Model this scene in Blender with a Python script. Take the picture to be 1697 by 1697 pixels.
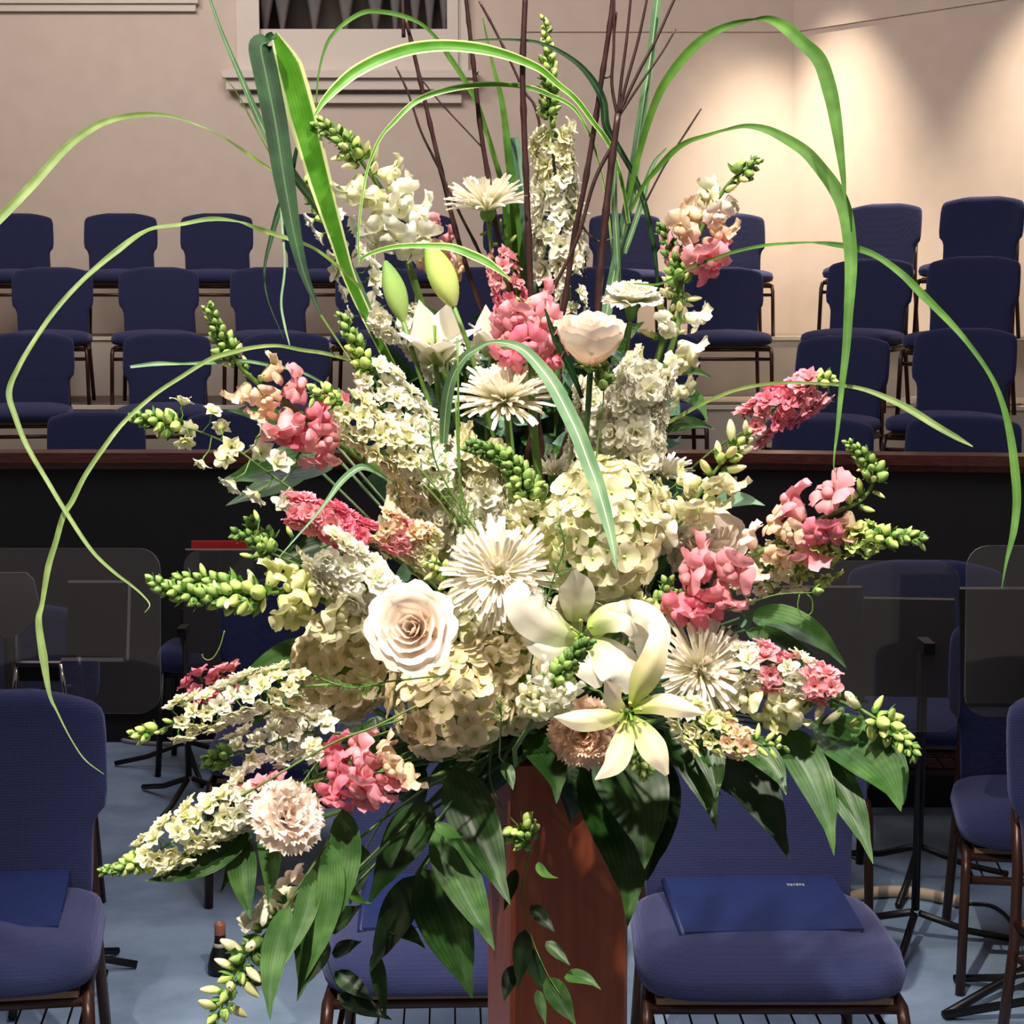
import bpy, bmesh, math, random
from mathutils import Vector, Matrix, Quaternion
random.seed(7)
C = bpy.context.scene.collection
for _o in list(bpy.data.objects): bpy.data.objects.remove(_o)
SC = bpy.context.scene
# ------------------------------------------------------------------ camera
F = 2900.0; PITCH = math.atan(348.5/F); H = 1.675; K = F/1900
def KY(Y): return 1.4*K+(Y-1.4)*1.1 if Y < 1.75 else Y*K
cam = bpy.data.cameras.new('camera'); cam.sensor_width = 36; cam.lens = F/1697*36
cam.clip_start = .05; cam.clip_end = 60
co = bpy.data.objects.new('camera', cam); C.objects.link(co)
co.location = (0, 0, H); co.rotation_euler = (math.pi/2-PITCH, 0, 0); SC.camera = co
cam.dof.use_dof = False
# ------------------------------------------------------------------ world, lamps, exposure
SC.view_settings.view_transform = 'Standard'; SC.view_settings.look = 'None'
SC.view_settings.gamma = 1; SC.view_settings.use_curve_mapping = False
SC.view_settings.exposure = 0.0
w = bpy.data.worlds.new('world'); SC.world = w; w.use_nodes = True
w.node_tree.nodes['Background'].inputs[0].default_value = (1, .86, .76, 1)
w.node_tree.nodes['Background'].inputs[1].default_value = .21
def lamp(name, typ, loc, target, power, col=(1, .88, .74), size=.3, spot=60, blend=.5, sizey=None):
    l = bpy.data.lights.new(name, typ); l.energy = power; l.color = col
    if typ == 'AREA':
        l.size = size
        if sizey: l.shape = 'RECTANGLE'; l.size_y = sizey
    else: l.shadow_soft_size = size
    if typ == 'SPOT': l.spot_size = math.radians(spot); l.spot_blend = blend
    o = bpy.data.objects.new(name, l); C.objects.link(o); o.location = loc
    d = Vector(target)-Vector(loc); o.rotation_euler = d.to_track_quat('-Z', 'Y').to_euler()
    return o
lamp('key_spot', 'SPOT', (-.8, .1, 4.6), (0.0, 2.12, 1.2), 1150, (1, .93, .80), .05, 36, .6)
lamp('key_spot_right', 'SPOT', (1.3, .3, 4.6), (0.05, 2.14, 1.35), 640, (1, .93, .82), .06, 32, .6)
lamp('pedestal_fill_spot', 'SPOT', (-3.2, .9, 4.2), (.0, 2.2, .75), 330, (1, .86, .68), .08, 20, .6)  # fill spot added to brighten the pedestal's left face
lamp('loft_light', 'AREA', (-1.5, 8.0, 5.4), (-1.5, 12.6, 2.4), 145, (1, .89, .80), 2.2, sizey=1.2)
lamp('floor_light', 'AREA', (.4, 4.0, 5.4), (.4, 4.9, 0), 110, (.95, .93, 1), 1.8, sizey=2.6)
lamp('organ_light', 'AREA', (-3.2, 9.5, 5.4), (-1.5, 13.0, 3.2), 70, (1, .90, .80), 1.0)
for _x, _y, _p in ((1.60, 12.45, 300), (1.88, 12.38, 820), (2.98, 11.05, 720)):
    lamp('wall_downlight', 'SPOT', (_x, _y, 4.75), (_x+.02, _y+.02, 1.0), _p, (1, .84, .62), .05, 62, .9)

# ------------------------------------------------------------------ helpers
FW = Vector((0, math.cos(PITCH), -math.sin(PITCH))); UPV = Vector((0, math.sin(PITCH), math.cos(PITCH))); RT = Vector((1, 0, 0))
CAM = Vector((0, 0, H))
def P(px, py, Y):
    d = RT*((px-848.5)/F) + UPV*(-(py-848.5)/F) + FW
    return CAM + d*(KY(Y)/d.y)
def S(px, py, Y):          # metres per photograph pixel there
    return (P(px, py, Y)-CAM).dot(FW)/F
def dirv(r, u, f): return Vector((r, -f, u)).normalized()
def lin(c):
    return tuple(((x/12.92) if x <= .04045 else ((x+.055)/1.055)**2.4) for x in c)
class MB:
    def __init__(s): s.v = []; s.f = []; s.uv = []; s.mi = []; s.sm = []; s.cur = 0; s.hasuv = False
    def add(s, vs, fs, uvs=None, smooth=True):
        o = len(s.v); s.v += [tuple(x) for x in vs]
        if uvs: s.hasuv = True
        for f in fs:
            s.f.append(tuple(i+o for i in f)); s.mi.append(s.cur); s.sm.append(smooth)
            s.uv.append([uvs[i] for i in f] if uvs else [(0, 0)]*len(f))
        return s
    def box(s, a, b, M=None, smooth=False):
        (x0, y0, z0), (x1, y1, z1) = a, b
        vs = [Vector(p) for p in ((x0,y0,z0),(x1,y0,z0),(x1,y1,z0),(x0,y1,z0),(x0,y0,z1),(x1,y0,z1),(x1,y1,z1),(x0,y1,z1))]
        if M: vs = [M @ p for p in vs]
        return s.add(vs, [(0,3,2,1),(4,5,6,7),(0,1,5,4),(1,2,6,5),(2,3,7,6),(3,0,4,7)], smooth=smooth)
    def grid(s, rows, uvs=None, closed=False, smooth=True):
        n = len(rows); m = len(rows[0]); vs = [p for r in rows for p in r]; fs = []
        for i in range(n-1):
            for j in range(m if closed else m-1):
                k = (j+1) % m; fs.append((i*m+j, i*m+k, (i+1)*m+k, (i+1)*m+j))
        return s.add(vs, fs, [q for r in uvs for q in r] if uvs else None, smooth)
    def tube(s, pts, rad, n=6, cap=True, M=None):
        pts = [Vector(p) for p in pts]; N = len(pts)
        if not hasattr(rad, '__len__'): rad = [rad]*N
        rows = []; up = None
        for i, p in enumerate(pts):
            t = (pts[min(i+1, N-1)]-pts[max(i-1, 0)])
            t = t.normalized() if t.length > 1e-9 else Vector((0, 0, 1))
            if up is None: up = t.orthogonal().normalized()
            up = (up - t*up.dot(t)); up = up.normalized() if up.length > 1e-6 else t.orthogonal().normalized()
            sd = t.cross(up)
            rows.append([p+(up*math.cos(2*math.pi*j/n)+sd*math.sin(2*math.pi*j/n))*rad[i] for j in range(n)])
        if M: rows = [[M @ q for q in r] for r in rows]
        s.grid(rows, closed=True)
        if cap:
            o = len(s.v)-N*n
            s.f.append(tuple(o+j for j in reversed(range(n)))); s.f.append(tuple(o+(N-1)*n+j for j in range(n)))
            for _ in range(2): s.mi.append(s.cur); s.sm.append(True); s.uv.append([(0, 0)]*n)
        return s
    def ball(s, c, r, n=8, m=6, sc=(1, 1, 1)):
        c = Vector(c); rows = []
        for i in range(m+1):
            a = math.pi*i/m; rr = max(math.sin(a), .02)
            rows.append([c+Vector((r*sc[0]*rr*math.cos(2*math.pi*j/n), r*sc[1]*rr*math.sin(2*math.pi*j/n), -r*sc[2]*math.cos(a))) for j in range(n)])
        return s.grid(rows, closed=True)
    def mesh(s, name, mats):
        me = bpy.data.meshes.new(name); me.from_pydata(s.v, [], s.f)
        for m in (mats if isinstance(mats, (list, tuple)) else [mats]): me.materials.append(m)
        me.polygons.foreach_set('material_index', s.mi); me.polygons.foreach_set('use_smooth', s.sm)
        if s.hasuv:
            uv = me.uv_layers.new(name='UVMap'); uv.data.foreach_set('uv', [x for f in s.uv for q in f for x in q])
        me.update(); return me
def obj(name, me, parent=None, M=None, **kw):
    if isinstance(me, MB): me = me.mesh(name, kw.pop('mat'))
    o = bpy.data.objects.new(name, me); C.objects.link(o)
    if parent: o.parent = parent
    if M is not None: o.matrix_basis = M
    for k, v in kw.items(): o[k] = v
    return o
def thing(name, label, cat, loc=(0, 0, 0), rz=0, group=None):
    o = bpy.data.objects.new(name, None); C.objects.link(o); o.location = loc; o.rotation_euler = (0, 0, rz)
    o.empty_display_size = .02
    o['label'] = label; o['category'] = cat
    if group: o['group'] = group
    return o
def copy_tree(o, parent=None):
    c = o.copy(); C.objects.link(c); c.parent = parent
    for ch in o.children: copy_tree(ch, c)
    return c
def struct(name, mb, mat, label=None, parent=None):
    o = obj(name, mb, parent, mat=mat); o['kind'] = 'structure'
    if label: o['label'] = label
    return o
def frame(z, ref=None):     # rotation whose Z column is z; X as close as possible to camera right
    z = Vector(z).normalized(); x = Vector(ref or (1, 0, 0)); x = x - z*x.dot(z)
    if x.length < 1e-3: x = z.orthogonal()
    x.normalize(); y = z.cross(x)
    return Matrix((x, y, z)).transposed().to_4x4()
def pl(loc, z, size=1, roll=0, ref=None):
    sc = size if hasattr(size, '__len__') else (size,)*3
    return Matrix.Translation(loc) @ frame(z, ref) @ Matrix.Rotation(roll, 4, 'Z') @ Matrix.Diagonal((sc[0], sc[1], sc[2], 1))
def smooth_path(pts, k=6):   # Catmull-Rom through points (any dimension)
    pts = [tuple(p) for p in pts]
    if len(pts) < 3: 
        a, b = pts[0], pts[-1]; return [tuple(x+(y-x)*i/k for x, y in zip(a, b)) for i in range(k+1)]
    q = [tuple(2*a-b for a, b in zip(pts[0], pts[1]))]+pts+[tuple(2*a-b for a, b in zip(pts[-1], pts[-2]))]
    out = []
    for i in range(1, len(q)-2):
        for j in range(k):
            t = j/k
            out.append(tuple(.5*(2*b+(c-a)*t+(2*a-5*b+4*c-d)*t*t+(-a+3*b-3*c+d)*t**3) for a, b, c, d in zip(q[i-1], q[i], q[i+1], q[i+2])))
    out.append(pts[-1]); return out

# ------------------------------------------------------------------ materials
def nodes(name):
    m = bpy.data.materials.new(name); m.use_nodes = True; nt = m.node_tree
    return m, nt, nt.nodes['Principled BSDF'], nt.nodes['Material Output']
def ramp(nt, stops):
    r = nt.nodes.new('ShaderNodeValToRGB'); cr = r.color_ramp
    while len(cr.elements) < len(stops): cr.elements.new(.5)
    for e, (p, c) in zip(cr.elements, stops): e.position = p; e.color = (*lin(c), 1)
    return r
def mat(name, col, rough=.5, noise=0, nscale=30, bump=0, bscale=200, metal=0, coord='Object', spec=.5, sheen=0, stretch=None):
    m, nt, b, out = nodes(name); L = nt.links.new
    b.inputs['Base Color'].default_value = (*lin(col), 1); b.inputs['Roughness'].default_value = rough
    b.inputs['Metallic'].default_value = metal; b.inputs['Specular IOR Level'].default_value = spec
    if sheen: b.inputs['Sheen Weight'].default_value = sheen
    tc = nt.nodes.new('ShaderNodeTexCoord'); mp = nt.nodes.new('ShaderNodeMapping'); L(tc.outputs[coord], mp.inputs[0])
    if stretch: mp.inputs['Scale'].default_value = stretch
    if noise:
        n = nt.nodes.new('ShaderNodeTexNoise'); n.inputs['Scale'].default_value = nscale; n.inputs['Detail'].default_value = 5
        L(mp.outputs[0], n.inputs[0])
        r = ramp(nt, [(.3, tuple(max(0, x-noise) for x in col)), (.7, tuple(min(1, x+noise) for x in col))])
        L(n.outputs[0], r.inputs[0]); L(r.outputs[0], b.inputs['Base Color'])
    if bump:
        n2 = nt.nodes.new('ShaderNodeTexNoise'); n2.inputs['Scale'].default_value = bscale; n2.inputs['Detail'].default_value = 3
        L(mp.outputs[0], n2.inputs[0]); bp = nt.nodes.new('ShaderNodeBump'); bp.inputs['Strength'].default_value = bump
        bp.inputs['Distance'].default_value = .01; L(n2.outputs[0], bp.inputs['Height']); L(bp.outputs[0], b.inputs['Normal'])
    return m
def petal_mat(name, tip, base, trans=.3, rough=.55, mid=None):
    """colour along the petal by UV.x (0 base .. 1 tip), small per-object variation, some light passing through"""
    m, nt, b, out = nodes(name); L = nt.links.new
    uv = nt.nodes.new('ShaderNodeUVMap'); sx = nt.nodes.new('ShaderNodeSeparateXYZ'); L(uv.outputs[0], sx.inputs[0])
    r = ramp(nt, [(0, base), (.38, mid or tuple((a+c*2)/3 for a, c in zip(base, tip))), (.75, tip)]); L(sx.outputs[0], r.inputs[0])
    oi = nt.nodes.new('ShaderNodeObjectInfo'); mr = nt.nodes.new('ShaderNodeMapRange')
    mr.inputs['To Min'].default_value = .88; mr.inputs['To Max'].default_value = 1.06; L(oi.outputs['Random'], mr.inputs[0])
    hs = nt.nodes.new('ShaderNodeHueSaturation'); L(mr.outputs[0], hs.inputs['Value']); L(r.outputs[0], hs.inputs['Color'])
    L(hs.outputs[0], b.inputs['Base Color']); b.inputs['Roughness'].default_value = rough; b.inputs['Specular IOR Level'].default_value = .3
    t = nt.nodes.new('ShaderNodeBsdfTranslucent'); L(hs.outputs[0], t.inputs[0])
    mx = nt.nodes.new('ShaderNodeMixShader'); mx.inputs[0].default_value = trans
    L(b.outputs[0], mx.inputs[1]); L(t.outputs[0], mx.inputs[2]); L(mx.outputs[0], out.inputs[0])
    return m
def leaf_mat(name, col, vein, rough=.3, trans=.15, margin=None, midrib=None, veins=9, mott=.06):
    """UV.x along the blade, UV.y across (0..1)"""
    m, nt, b, out = nodes(name); L = nt.links.new
    uv = nt.nodes.new('ShaderNodeUVMap'); sx = nt.nodes.new('ShaderNodeSeparateXYZ'); L(uv.outputs[0], sx.inputs[0])
    w_ = nt.nodes.new('ShaderNodeMath'); w_.operation = 'MULTIPLY'; w_.inputs[1].default_value = veins*6.283; L(sx.outputs[1], w_.inputs[0])
    sn = nt.nodes.new('ShaderNodeMath'); sn.operation = 'SINE'; L(w_.outputs[0], sn.inputs[0])
    tc = nt.nodes.new('ShaderNodeTexCoord'); nz = nt.nodes.new('ShaderNodeTexNoise'); nz.inputs['Scale'].default_value = 28; L(tc.outputs['Object'], nz.inputs[0])
    mn = nt.nodes.new('ShaderNodeMath'); mn.operation = 'MULTIPLY_ADD'; mn.inputs[1].default_value = .05; L(sn.outputs[0], mn.inputs[0]); L(nz.outputs[0], mn.inputs[2])
    r = ramp(nt, [(.3, tuple(max(0, c-mott) for c in col)), (.5, col), (.72, vein)]); L(mn.outputs[0], r.inputs[0]); c0 = r.outputs[0]
    def blend(lo, hi, colr, inv):
        nonlocal c0
        a = nt.nodes.new('ShaderNodeMath'); a.operation = 'SUBTRACT'; a.inputs[1].default_value = .5; L(sx.outputs[1], a.inputs[0])
        ab = nt.nodes.new('ShaderNodeMath'); ab.operation = 'ABSOLUTE'; L(a.outputs[0], ab.inputs[0])
        mr = nt.nodes.new('ShaderNodeMapRange'); mr.inputs[1].default_value = lo; mr.inputs[2].default_value = hi
        if inv: mr.inputs[3].default_value = 1; mr.inputs[4].default_value = 0
        L(ab.outputs[0], mr.inputs[0]); mx = nt.nodes.new('ShaderNodeMix'); mx.data_type = 'RGBA'
        L(mr.outputs[0], mx.inputs[0]); L(c0, mx.inputs[6]); mx.inputs[7].default_value = (*lin(colr), 1); c0 = mx.outputs[2]
    if margin: blend(.35, .39, margin, False)
    if midrib: blend(.02, .05, midrib, True)
    L(c0, b.inputs['Base Color']); b.inputs['Roughness'].default_value = rough; b.inputs['Specular IOR Level'].default_value = .32
    bp = nt.nodes.new('ShaderNodeBump'); bp.inputs['Strength'].default_value = .25; bp.inputs['Distance'].default_value = .002
    L(mn.outputs[0], bp.inputs['Height']); L(bp.outputs[0], b.inputs['Normal'])
    t = nt.nodes.new('ShaderNodeBsdfTranslucent'); L(c0, t.inputs[0])
    mx = nt.nodes.new('ShaderNodeMixShader'); mx.inputs[0].default_value = trans
    L(b.outputs[0], mx.inputs[1]); L(t.outputs[0], mx.inputs[2]); L(mx.outputs[0], out.inputs[0])
    return m
def fabric_mat(name, a, b_, scale=90):
    m, nt, b, out = nodes(name); L = nt.links.new
    tc = nt.nodes.new('ShaderNodeTexCoord')
    ck = nt.nodes.new('ShaderNodeTexVoronoi'); ck.distance = 'MANHATTAN'; ck.inputs['Scale'].default_value = scale; ck.inputs['Randomness'].default_value = .25
    L(tc.outputs['Object'], ck.inputs[0]); r = ramp(nt, [(.1, b_), (.55, a)]); L(ck.outputs[0], r.inputs[0])
    n = nt.nodes.new('ShaderNodeTexNoise'); n.inputs['Scale'].default_value = 500; L(tc.outputs['Object'], n.inputs[0])
    L(r.outputs[0], b.inputs['Base Color']); b.inputs['Roughness'].default_value = .85; b.inputs['Sheen Weight'].default_value = .35
    b.inputs['Sheen Tint'].default_value = (.5, .5, .9, 1); b.inputs['Specular IOR Level'].default_value = .2
    bp = nt.nodes.new('ShaderNodeBump'); bp.inputs['Strength'].default_value = .35; bp.inputs['Distance'].default_value = .004
    ad = nt.nodes.new('ShaderNodeMath'); L(ck.outputs[0], ad.inputs[0]); L(n.outputs[0], ad.inputs[1]); L(ad.outputs[0], bp.inputs['Height']); L(bp.outputs[0], b.inputs['Normal'])
    return m
def acrylic_mat(name):
    m, nt, b, out = nodes(name); L = nt.links.new
    tr = nt.nodes.new('ShaderNodeBsdfTransparent'); tr.inputs[0].default_value = (.9, .9, .92, 1)
    gl = nt.nodes.new('ShaderNodeBsdfGlossy'); gl.inputs['Roughness'].default_value = .04; gl.inputs[0].default_value = (1, 1, 1, 1)
    fr = nt.nodes.new('ShaderNodeFresnel'); fr.inputs[0].default_value = 1.5
    mx = nt.nodes.new('ShaderNodeMixShader'); L(fr.outputs[0], mx.inputs[0]); L(tr.outputs[0], mx.inputs[1]); L(gl.outputs[0], mx.inputs[2])
    df = nt.nodes.new('ShaderNodeBsdfDiffuse'); df.inputs[0].default_value = (.6, .55, .55, 1)
    m2 = nt.nodes.new('ShaderNodeMixShader'); m2.inputs[0].default_value = .045; L(mx.outputs[0], m2.inputs[1]); L(df.outputs[0], m2.inputs[2])
    L(m2.outputs[0], out.inputs[0]); return m
M_wall = mat('painted_wall', (.845, .785, .745), .8, .012, 6, .05, 300)
M_white = mat('white_trim', (.86, .82, .79), .5)
M_riser = mat('riser_paint', (.73, .69, .65), .7, .012, 8)
M_tread = mat('tread_carpet', (.42, .38, .35), .95, .03, 60, .3, 400)
M_nose = mat('tread_nosing', (.86, .82, .76), .35)
M_dark = mat('dark_panel', (.085, .07, .08), .65, .012, 4)
M_rail = mat('cherry_rail', (.36, .17, .13), .28, .05, 12, stretch=(1, 12, 12))
M_organ = mat('organ_chamber_brown', (.36, .33, .31), .9, .02, 5)  # dark grey-brown of the chamber back and sides
M_pipe = mat('organ_pipe', (.62, .61, .63), .35, metal=.55)
M_pipe_d = mat('pipe_foot_shadow', (.33, .29, .27), .6)
def carpet_mat():
    m = mat('blue_carpet', (.50, .58, .68), .95, .07, 5, .5, 350); return m
M_carpet = carpet_mat()
M_fab = fabric_mat('navy_upholstery', (.145, .165, .31), (.12, .14, .275), 170)
M_brown = mat('bronze_frame', (.25, .15, .12), .35, metal=.35)
M_ply = mat('seat_board', (.52, .38, .28), .6)
M_navy = mat('navy_cover', (.10, .15, .33), .45, .01, 60, .15, 600)
M_page = mat('page_edge', (.70, .68, .62), .7)
M_silver = mat('silver_print', (.72, .72, .72), .4, metal=.5)
M_black = mat('black_metal', (.06, .055, .065), .4, metal=.2)
M_chrome = mat('polished_metal', (.75, .73, .72), .18, metal=1)
M_acr = acrylic_mat('clear_acrylic')
M_edge = mat('acrylic_edge', (.62, .60, .62), .3)
M_ped = mat('cherry_pedestal', (.58, .29, .18), .38, .035, 9, stretch=(9, 9, 1))
M_red = mat('red_cover', (.80, .16, .12), .5)
M_hose = mat('beige_hose', (.76, .66, .56), .6)
M_grey = mat('grey_board', (.50, .47, .47), .8)
M_copper = mat('tan_cap', (.62, .38, .28), .4)
# plants
WH = (.95, .94, .88)
PM = {
 'white': petal_mat('white_petal', (.96, .945, .89), (.86, .89, .66)),
 'cream': petal_mat('cream_petal', (.95, .93, .80), (.84, .87, .58)),
 'pale': petal_mat('pale_yellow_petal', (.93, .92, .70), (.70, .78, .38)),
 'blush': petal_mat('blush_petal', (.965, .90, .85), (.93, .80, .70)),
 'pink': petal_mat('pink_petal', (.95, .64, .70), (.94, .74, .66)),
 'hot': petal_mat('deep_pink_petal', (.93, .52, .62), (.94, .70, .66)),
 'peach': petal_mat('peach_petal', (.96, .83, .73), (.90, .84, .60)),
 'hyd': petal_mat('hydrangea_petal', (.95, .925, .79), (.82, .86, .56), .3, mid=(.94, .92, .76)),
 'hydp': petal_mat('warm_hydrangea_petal', (.945, .885, .76), (.80, .78, .52), .3, mid=(.92, .87, .70)),
 'lily': petal_mat('lily_petal', (.96, .935, .89), (.66, .76, .36), .25, mid=(.955, .93, .86)),
 'lilyg': petal_mat('green_lily_petal', (.96, .90, .80), (.66, .75, .30), .22, mid=(.93, .90, .68)),
 'mum': petal_mat('spider_mum_petal', (.965, .935, .88), (.88, .88, .62), .25),
 'rose': petal_mat('rose_petal', (.97, .92, .87), (.95, .80, .69), .25, mid=(.965, .88, .81)),
 'green': petal_mat('green_bud', (.60, .71, .40), (.40, .54, .25), .12),
 'dgreen': petal_mat('dark_green_bud', (.42, .55, .29), (.27, .40, .18), .1),
 'lime': petal_mat('lime_bud', (.78, .84, .50), (.50, .66, .26), .15),
}
M_stem = mat('green_stem', (.34, .46, .20), .5, .04, 40)
M_dstem = mat('dark_green_stem', (.20, .31, .14), .5, .03, 40)
M_calyx = mat('green_calyx', (.33, .50, .20), .55, .04, 60)
M_twig = mat('red_dogwood_bark', (.18, .075, .08), .45, .04, 60)
M_anther = mat('lily_anther', (.72, .74, .40), .6)
LG = leaf_mat('broad_leaf', (.13, .25, .09), (.23, .36, .16), .38, .12)
LGd = leaf_mat('dark_leaf', (.10, .19, .09), (.15, .25, .11), .45, .08)
LGm = leaf_mat('mid_green_leaf', (.20, .34, .14), (.31, .45, .23), .38, .18)
LGb = leaf_mat('bluish_leaf', (.38, .52, .44), (.50, .62, .52), .5, .2)
GRV = leaf_mat('variegated_grass', (.32, .56, .15), (.42, .66, .24), .4, .3, margin=(.88, .92, .66))
GR = leaf_mat('green_grass', (.27, .44, .13), (.36, .53, .20), .6, .25)
GRB = leaf_mat('blue_green_grass', (.38, .53, .38), (.48, .60, .44), .45, .25, midrib=(.78, .85, .70))
GRD = leaf_mat('dark_grass', (.06, .20, .08), (.10, .26, .11), .65, .15, midrib=(.24, .38, .22))
GRL = leaf_mat('lime_grass', (.44, .54, .28), (.54, .62, .36), .4, .3)
# ================================================================== ROOM
WY = 8.6; WR = KY(WY)
def boxpx(mb, x0, y0, x1, y1, Y, d0, d1):    # box on a plane of constant Y from pixel corners, depth Y-d0 .. Y+d1
    a, b = P(x0, y1, Y), P(x1, y0, Y); return mb.box((a.x, a.y-d0, a.z), (b.x, a.y+d1, b.z))
struct('floor', MB().box((-7, -2.5, -.1), (8, 13.6, 0)), M_carpet, 'mottled blue carpet')
ox0, oz0 = P(425, 48, WY).x, P(425, 48, WY).z; ox1 = P(742, 48, WY).x; CRX = P(1312, 300, WY).x
mb = MB(); mb.box((-7, WR, 0), (ox0, WR+.15, 5.6)); mb.box((ox1, WR, 0), (CRX+.1, WR+.15, 5.6)); mb.box((ox0, WR, 0), (ox1, WR+.15, oz0)); mb.box((ox0, WR, 5.2), (ox1, WR+.15, 5.6))
struct('wall_back', mb, M_wall, 'off-white plastered back wall')
mb = MB(); ang = math.radians(-50); Mr = Matrix.Translation((CRX, WR, 0)) @ Matrix.Rotation(ang, 4, 'Z')
mb.box((0, 0, 0), (8.5, .15, 5.6), Mr); struct('wall_right', mb, M_wall, 'off-white angled wall washed by downlights')
struct('wall_left', MB().box((-7.15, -2.5, 0), (-7, WR+.15, 5.6)), M_wall)
struct('ceiling', MB().box((-7.15, 1.0, 5.6), (8, WR+.3, 5.7)), M_white)
# frieze band high on the wall
mb = MB(); fz = P(1200, 53, WY).z; mb.box((P(868, 20, WY).x, WR-.02, fz), (CRX+.03, WR, 5.6)); mb.box((0, -.02, fz), (8.5, 0, 5.6), Mr)
struct('trim_1', mb, M_wall, 'shallow raised band high on the wall')
mb = MB(); boxpx(mb, -400, -30, 325, 20, WY, .05, 0); boxpx(mb, -400, -30, 330, 8, WY, .08, 0)
struct('trim_2', mb, M_white, 'raised white panel moulding at upper left')
# organ chamber opening
win = thing('window_1', 'white framed organ chamber opening with ledge below', 'opening', (0, WR, 0)); win['kind'] = 'structure'
def wpart(name, mb, mat, **k):
    o = obj(name, mb, win, Matrix.Translation((0, -WR, 0)), mat=mat, **k); return o
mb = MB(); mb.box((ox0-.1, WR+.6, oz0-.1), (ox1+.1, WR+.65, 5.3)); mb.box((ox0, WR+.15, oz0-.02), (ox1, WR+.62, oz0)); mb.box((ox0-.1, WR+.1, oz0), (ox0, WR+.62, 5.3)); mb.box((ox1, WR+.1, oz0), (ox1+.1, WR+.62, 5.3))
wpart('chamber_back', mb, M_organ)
mb = MB(); boxpx(mb, 395, -400, 425, 122, WY, .06, 0); boxpx(mb, 408, -400, 425, 122, WY, .09, 0); boxpx(mb, 742, -400, 775, 122, WY, .06, 0); boxpx(mb, 742, -400, 758, 122, WY, .09, 0); wpart('frame', mb, M_white)
mb = MB(); boxpx(mb, 425, 50, 742, 122, WY, .05, 0); wpart('apron_panel', mb, M_white)
mb = MB(); boxpx(mb, 374, 122, 792, 134, WY, .2, 0); boxpx(mb, 380, 132, 786, 152, WY, .15, 0); boxpx(mb, 400, 158, 765, 172, WY, .07, 0); wpart('ledge', mb, M_white)
for cx in (468, 521, 573, 622, 655, 688, 712, 737, 440):
    top, bot = P(cx, -60, WY+.1), P(cx, 52, WY+.1); r = .085 if cx < 640 else .055
    wpart('organ_pipe', MB().tube([(top.x, top.y, 5.2), (top.x, top.y, P(cx, -35, WY+.1).z), bot], [r, r, .016], 14), M_pipe)
# ------------------------------------------------ choir tiers
TZ = [1.44, 1.045, .65, .26]; TE = [11.85, 10.68, 9.60, 8.57]; RZ = [1.455, 1.07, .70, .33]
XL = 2.18
for i in range(4):
    back = WR if i == 0 else TE[i-1]
    tr = struct('trim_%d' % (i+3), MB().box((-7, TE[i], 0), (XL, back, TZ[i]-.012)), M_riser, 'painted riser of the choir steps')
    struct('tread', MB().box((-7, TE[i]+.03, TZ[i]-.012), (XL, back, TZ[i])), M_tread, parent=tr)
    struct('nosing', MB().box((-7, TE[i]-.012, TZ[i]-.022), (XL, TE[i]+.03, TZ[i]+.002)), M_nose, parent=tr)
    M = Matrix.Translation((XL, TE[i]-(.35 if i == 3 else 0), 0)) @ Matrix.Rotation(math.radians(-34), 4, 'Z')
    L2 = 6.2; dep = 1.9 if i == 0 else (1.5 if i == 3 else 1.15)
    tr = struct('trim_%d' % (i+7), MB().box((0, 0, 0), (L2, dep, RZ[i]-.012), M), M_riser, 'painted riser on the angled right side')
    struct('tread', MB().box((0, .03, RZ[i]-.012), (L2, dep, RZ[i]), M), M_tread, parent=tr)
    struct('nosing', MB().box((-.01, -.012, RZ[i]-.022), (L2, .03, RZ[i]+.002), M), M_nose, parent=tr)
# ------------------------------------------------ choir rail
def strip(pts, w, z0, z1, off=0):
    mb = MB(); rows = []
    for i, (x, y) in enumerate(pts):
        a = Vector(pts[max(i-1, 0)]); b = Vector(pts[min(i+1, len(pts)-1)]); t = (b-a).normalized(); n = Vector((t.y, -t.x))
        p = Vector((x, y)); f, k = p+n*(off), p+n*(off-w)
        rows.append([(f.x, f.y, z0), (f.x, f.y, z1), (k.x, k.y, z1), (k.x, k.y, z0)])
    mb.grid(rows, closed=True, smooth=False); return mb
RP = [(-6.9, 7.05), (.9, 7.02), (2.2, 6.84), (4.6, 6.33)]
rl = thing('choir_rail', 'dark panelled choir rail capped with reddish cherry wood', 'railing', (0, 7, 0)); rl['kind'] = 'structure'
Mo = Matrix.Translation((0, -7, 0))
obj('front_panel', strip(RP, .05, 0, 1.02), rl, Mo, mat=M_dark)
obj('top_cap', strip(RP, .17, 1.035, 1.075, .06), rl, Mo, mat=M_rail)
obj('cap_moulding', strip(RP, .10, 1.008, 1.035, .035), rl, Mo, mat=M_rail)
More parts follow.
